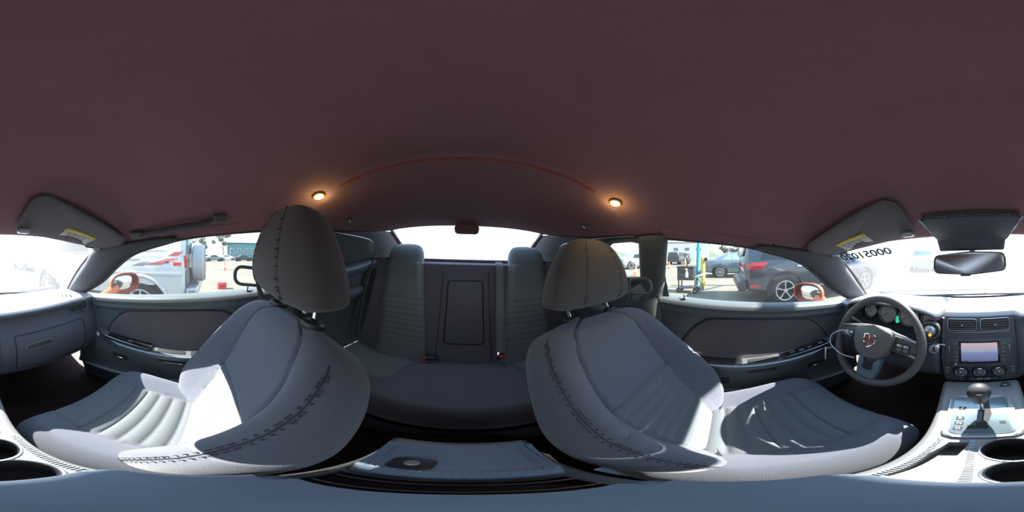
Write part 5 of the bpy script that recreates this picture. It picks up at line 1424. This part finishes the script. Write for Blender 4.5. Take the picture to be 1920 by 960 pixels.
mb = MB(); mb.lathe([(0, 0), (.13, 0), (.13, .03), (.06, .05), (0, .05)], (-5.75, -.90, 0), (0, 0, 1), 20); mb.build('pole_foot', M_STEEL, PL)
YB = thing('yellow_post', 'yellow safety post with black cap beside the teal pole', 'post', (-6.1, -.62, 0), LOT)
mb = MB(); mb.lathe([(0, 0), (.085, 0), (.085, 1.08), (.07, 1.12), (0, 1.13)], (-6.1, -.72, 0), (0, 0, 1), 20); mb.build('post_body', mat('post_yellow', (.62, .45, .08), .5), YB)
mb = MB(); mb.box((-6.05, -.60, 1.05), (.08, .10, .13), None, .02); mb.build('black_cap', M_CART, YB)

# ---- added post whose unseen arm shades the armrest and driver's seat back
OP = thing('added_shade_post', 'added grey post beyond the dark crossover, its long overhead arm shading the cabin', 'post', (-6.4, 4.0, 0), LOT)
mb = MB(); mb.tube([(-6.4, 4.0, 0), (-6.4, 4.0, 4.5)], [.11, .09], 16); mb.build('shade_post_tube', M_STEEL, OP)
mb = MB(); mb.lathe([(0, 0), (.24, 0), (.24, .04), (.12, .08), (0, .08)], (-6.4, 4.0, 0), (0, 0, 1), 20); mb.build('shade_post_foot', M_STEEL, OP)
mb = MB(); mb.box((-3.13, 4.0, 4.372), (6.56, .05, .150), None, .012); mb.build('shade_arm', M_STEEL, OP)
mb = MB(); mb.tube([(-6.4, 4.0, 3.6), (-5.4, 4.0, 4.28)], .04, 8); mb.build('shade_arm_brace', M_STEEL, OP)

# ---- buildings, trees, hills
M_BUILD = mat('white_wall_paint', (.75, .74, .72), .8, var=.05, vscale=.6); M_TEALW = mat('teal_wall_paint', (.14, .28, .30), .8)
WB = thing('white_building', 'long low white building beyond the cones', 'building', (-52, -14, 0), LOT)
mb = MB(); mb.box((-52, -14, 2.6), (8, 19, 5.2)); mb.build('wall', M_BUILD, WB, smooth=0)
mb = MB(); mb.box((-52, -14, 5.3), (8.6, 19.6, .3)); mb.build('roof', mat('roof_grey', (.25, .25, .25), .8), WB, smooth=0)
for k in range(5):
    mb = MB(); mb.box((-47.98, -21 + 3.5 * k, 3.2), (.10, 1.6, 1.1), None, .02); w = mb.build('window', M_BUILD, WB)
    mb = MB(); mb.box((-47.92, -21 + 3.5 * k, 3.2), (.03, 1.4, .9)); mb.build('pane', mat('far_pane', (.18, .2, .21), .2), w)
TB = thing('teal_building', 'pale teal flat-roofed building far beyond the parked cars', 'building', (66, -10, 0), LOT)
mb = MB(); mb.box((66, -12.5, 3.0), (9, 12, 6.0)); mb.build('wall', M_TEALW, TB, smooth=0)
mb = MB(); mb.box((66, -12.5, 6.1), (9.6, 12.6, .4)); mb.build('roof', mat('teal_roof', (.05, .16, .18), .6), TB, smooth=0)
for k in range(4):
    mb = MB(); mb.box((61.45, -16.5 + 2.7 * k, 3.0), (.12, 1.5, 2.2), None, .02); w = mb.build('window', M_BUILD, TB)
    mb = MB(); mb.box((61.37, -16.5 + 2.7 * k, 3.0), (.04, 1.3, 2.0)); mb.build('pane', mat('far_pane', (.18, .2, .21), .2), w)
SB = thing('grey_shed', 'small grey shed far behind the spare wheel', 'building', (58, 7, 0), LOT)
mb = MB(); mb.box((54, 9.2, 1.9), (5, 5.5, 3.8)); mb.build('wall', mat('shed_grey', (.20, .21, .20), .8), SB, smooth=0)
mb = MB(); mb.prism([(-3, 0), (3, 0), (0, .9)], (51, 9.2, 3.8), (0, 1, 0), (0, 0, 1), -6 if False else 6); mb.v = [p + Vector((-6, 0, 0)) if False else p for p in mb.v]; mb.build('roof', mat('shed_roof', (.12, .13, .13), .8), SB, smooth=0)
M_LEAF = mat('grey_green_leaves', (.19, .20, .165), .9, var=.3, vscale=2); M_BARK = mat('bark', (.16, .14, .12), .9)
def tree(label, x, y, h, crowns, tr=.22):
    t = thing('tall_tree', label, 'tree', (x, y, 0), LOT)
    rnd = random.Random(int(x * 13 + y * 7))
    mb = MB(); top = max(c[2] for c in crowns)
    mb.tube([(x, y, 0), (x + .1, y + .1, h * .4), (x, y, top)], [tr, tr * .8, tr * .35], 8); mb.build('trunk', M_BARK, t)
    for (ox, oy, oz, r) in crowns:
        if abs(oy) > .5:
            mb = MB(); mb.tube([(x, y, oz * .62), (x + ox, y + oy, oz)], [tr * .5, tr * .2], 6); mb.build('branch', M_BARK, t)
    mb = MB()
    for (ox, oy, oz, r) in crowns:
        for _ in range(int(90 * r)):
            d = Vector((rnd.gauss(0, 1), rnd.gauss(0, 1), rnd.gauss(0, .8))).normalized() * (r * rnd.random() ** .45)
            p = Vector((x + ox, y + oy, oz)) + d; a = Vector((rnd.gauss(0, 1), rnd.gauss(0, 1), rnd.gauss(0, 1))).normalized() * .34; b = a.cross(Vector((rnd.gauss(0, 1), rnd.gauss(0, 1), 1))).normalized() * .20
            mb.add([p - a, p + b, p + a, p - b], [(0, 1, 2, 3)])
    mb.build('crown', M_LEAF, t, smooth=0, kind='stuff')
tree('slim grey-green tree with two tufts beyond the far cars', 66, 3.0, 10, [(0, .2, 8.2, 1.3), (0, -.6, 6.4, 1.1), (.2, .9, 7.0, .9), (0, -.1, 4.6, 1.4), (0, -1.3, 4.8, .9)])
tree('wide-crowned grey-green tree near the teal building', 60, -4.9, 10, [(0, 0, 8.8, 1.5), (0, 1.9, 8.5, 1.3), (0, -1.7, 8.7, 1.3), (.3, .9, 7.1, 1.1), (0, -.4, 5.8, 1.0), (0, 3.6, 6.4, .9)])
tree('low round tree behind the grey coupe, left of two', -48, .6, 4, [(0, 0, 3.2, 1.1), (0, -.7, 3.6, .8), (0, .6, 2.7, .9)], .14)
tree('low round tree behind the grey coupe, right of two', -50, 4.0, 4, [(0, 0, 3.0, 1.2), (0, 1.2, 2.9, 1.1), (0, -1.1, 3.0, 1.0)], .14)
def hill_fn(u, v):
    a = radians(-150 + 62 * u); r = 150 + 40 * v
    h = (9 + 4 * sin(u * 9) + 2.0 * sin(u * 23 + 1)) * sin(pi * min(1, u * 6 if u < .16 else (1 - u) * 6 if u > .84 else .5) * .5 if False else min(1, 6 * u, 6 * (1 - u)) * pi / 2)
    return Vector((sin(a) * r, cos(a) * r, h * sm(0, 1, v) - .5))
mb = MB(); mb.grid(hill_fn, 60, 8); mb.build('hills', mat('hill_scrub', (.10, .12, .09), .95, var=.3, vscale=.05), frame=LOT, kind='structure', label='low grey-green hills on the horizon')

# ------------------------------------------------------------------ repeats share a group
REPEATS = {'traffic_cone': 'orange traffic cones on the lot', 'parked_car': 'cars parked far off', 'roof_lamp': 'small roof lamps', 'sun_visor': 'folded sun visors', 'door_mirror': 'orange door mirrors', 'rear_seat_belt': 'belts of the rear seat', 'front_seat_belt': 'belts of the front seats', 'belt_buckle': 'buckles on the rear seat', 'coat_hook': 'coat hooks on the roof', 'tall_tree': 'trees beyond the lot'}
for o in list(SC.objects):
    if o.parent is None:
        k = o.name.split('.')[0]
        if k in REPEATS: o['group'] = REPEATS[k]
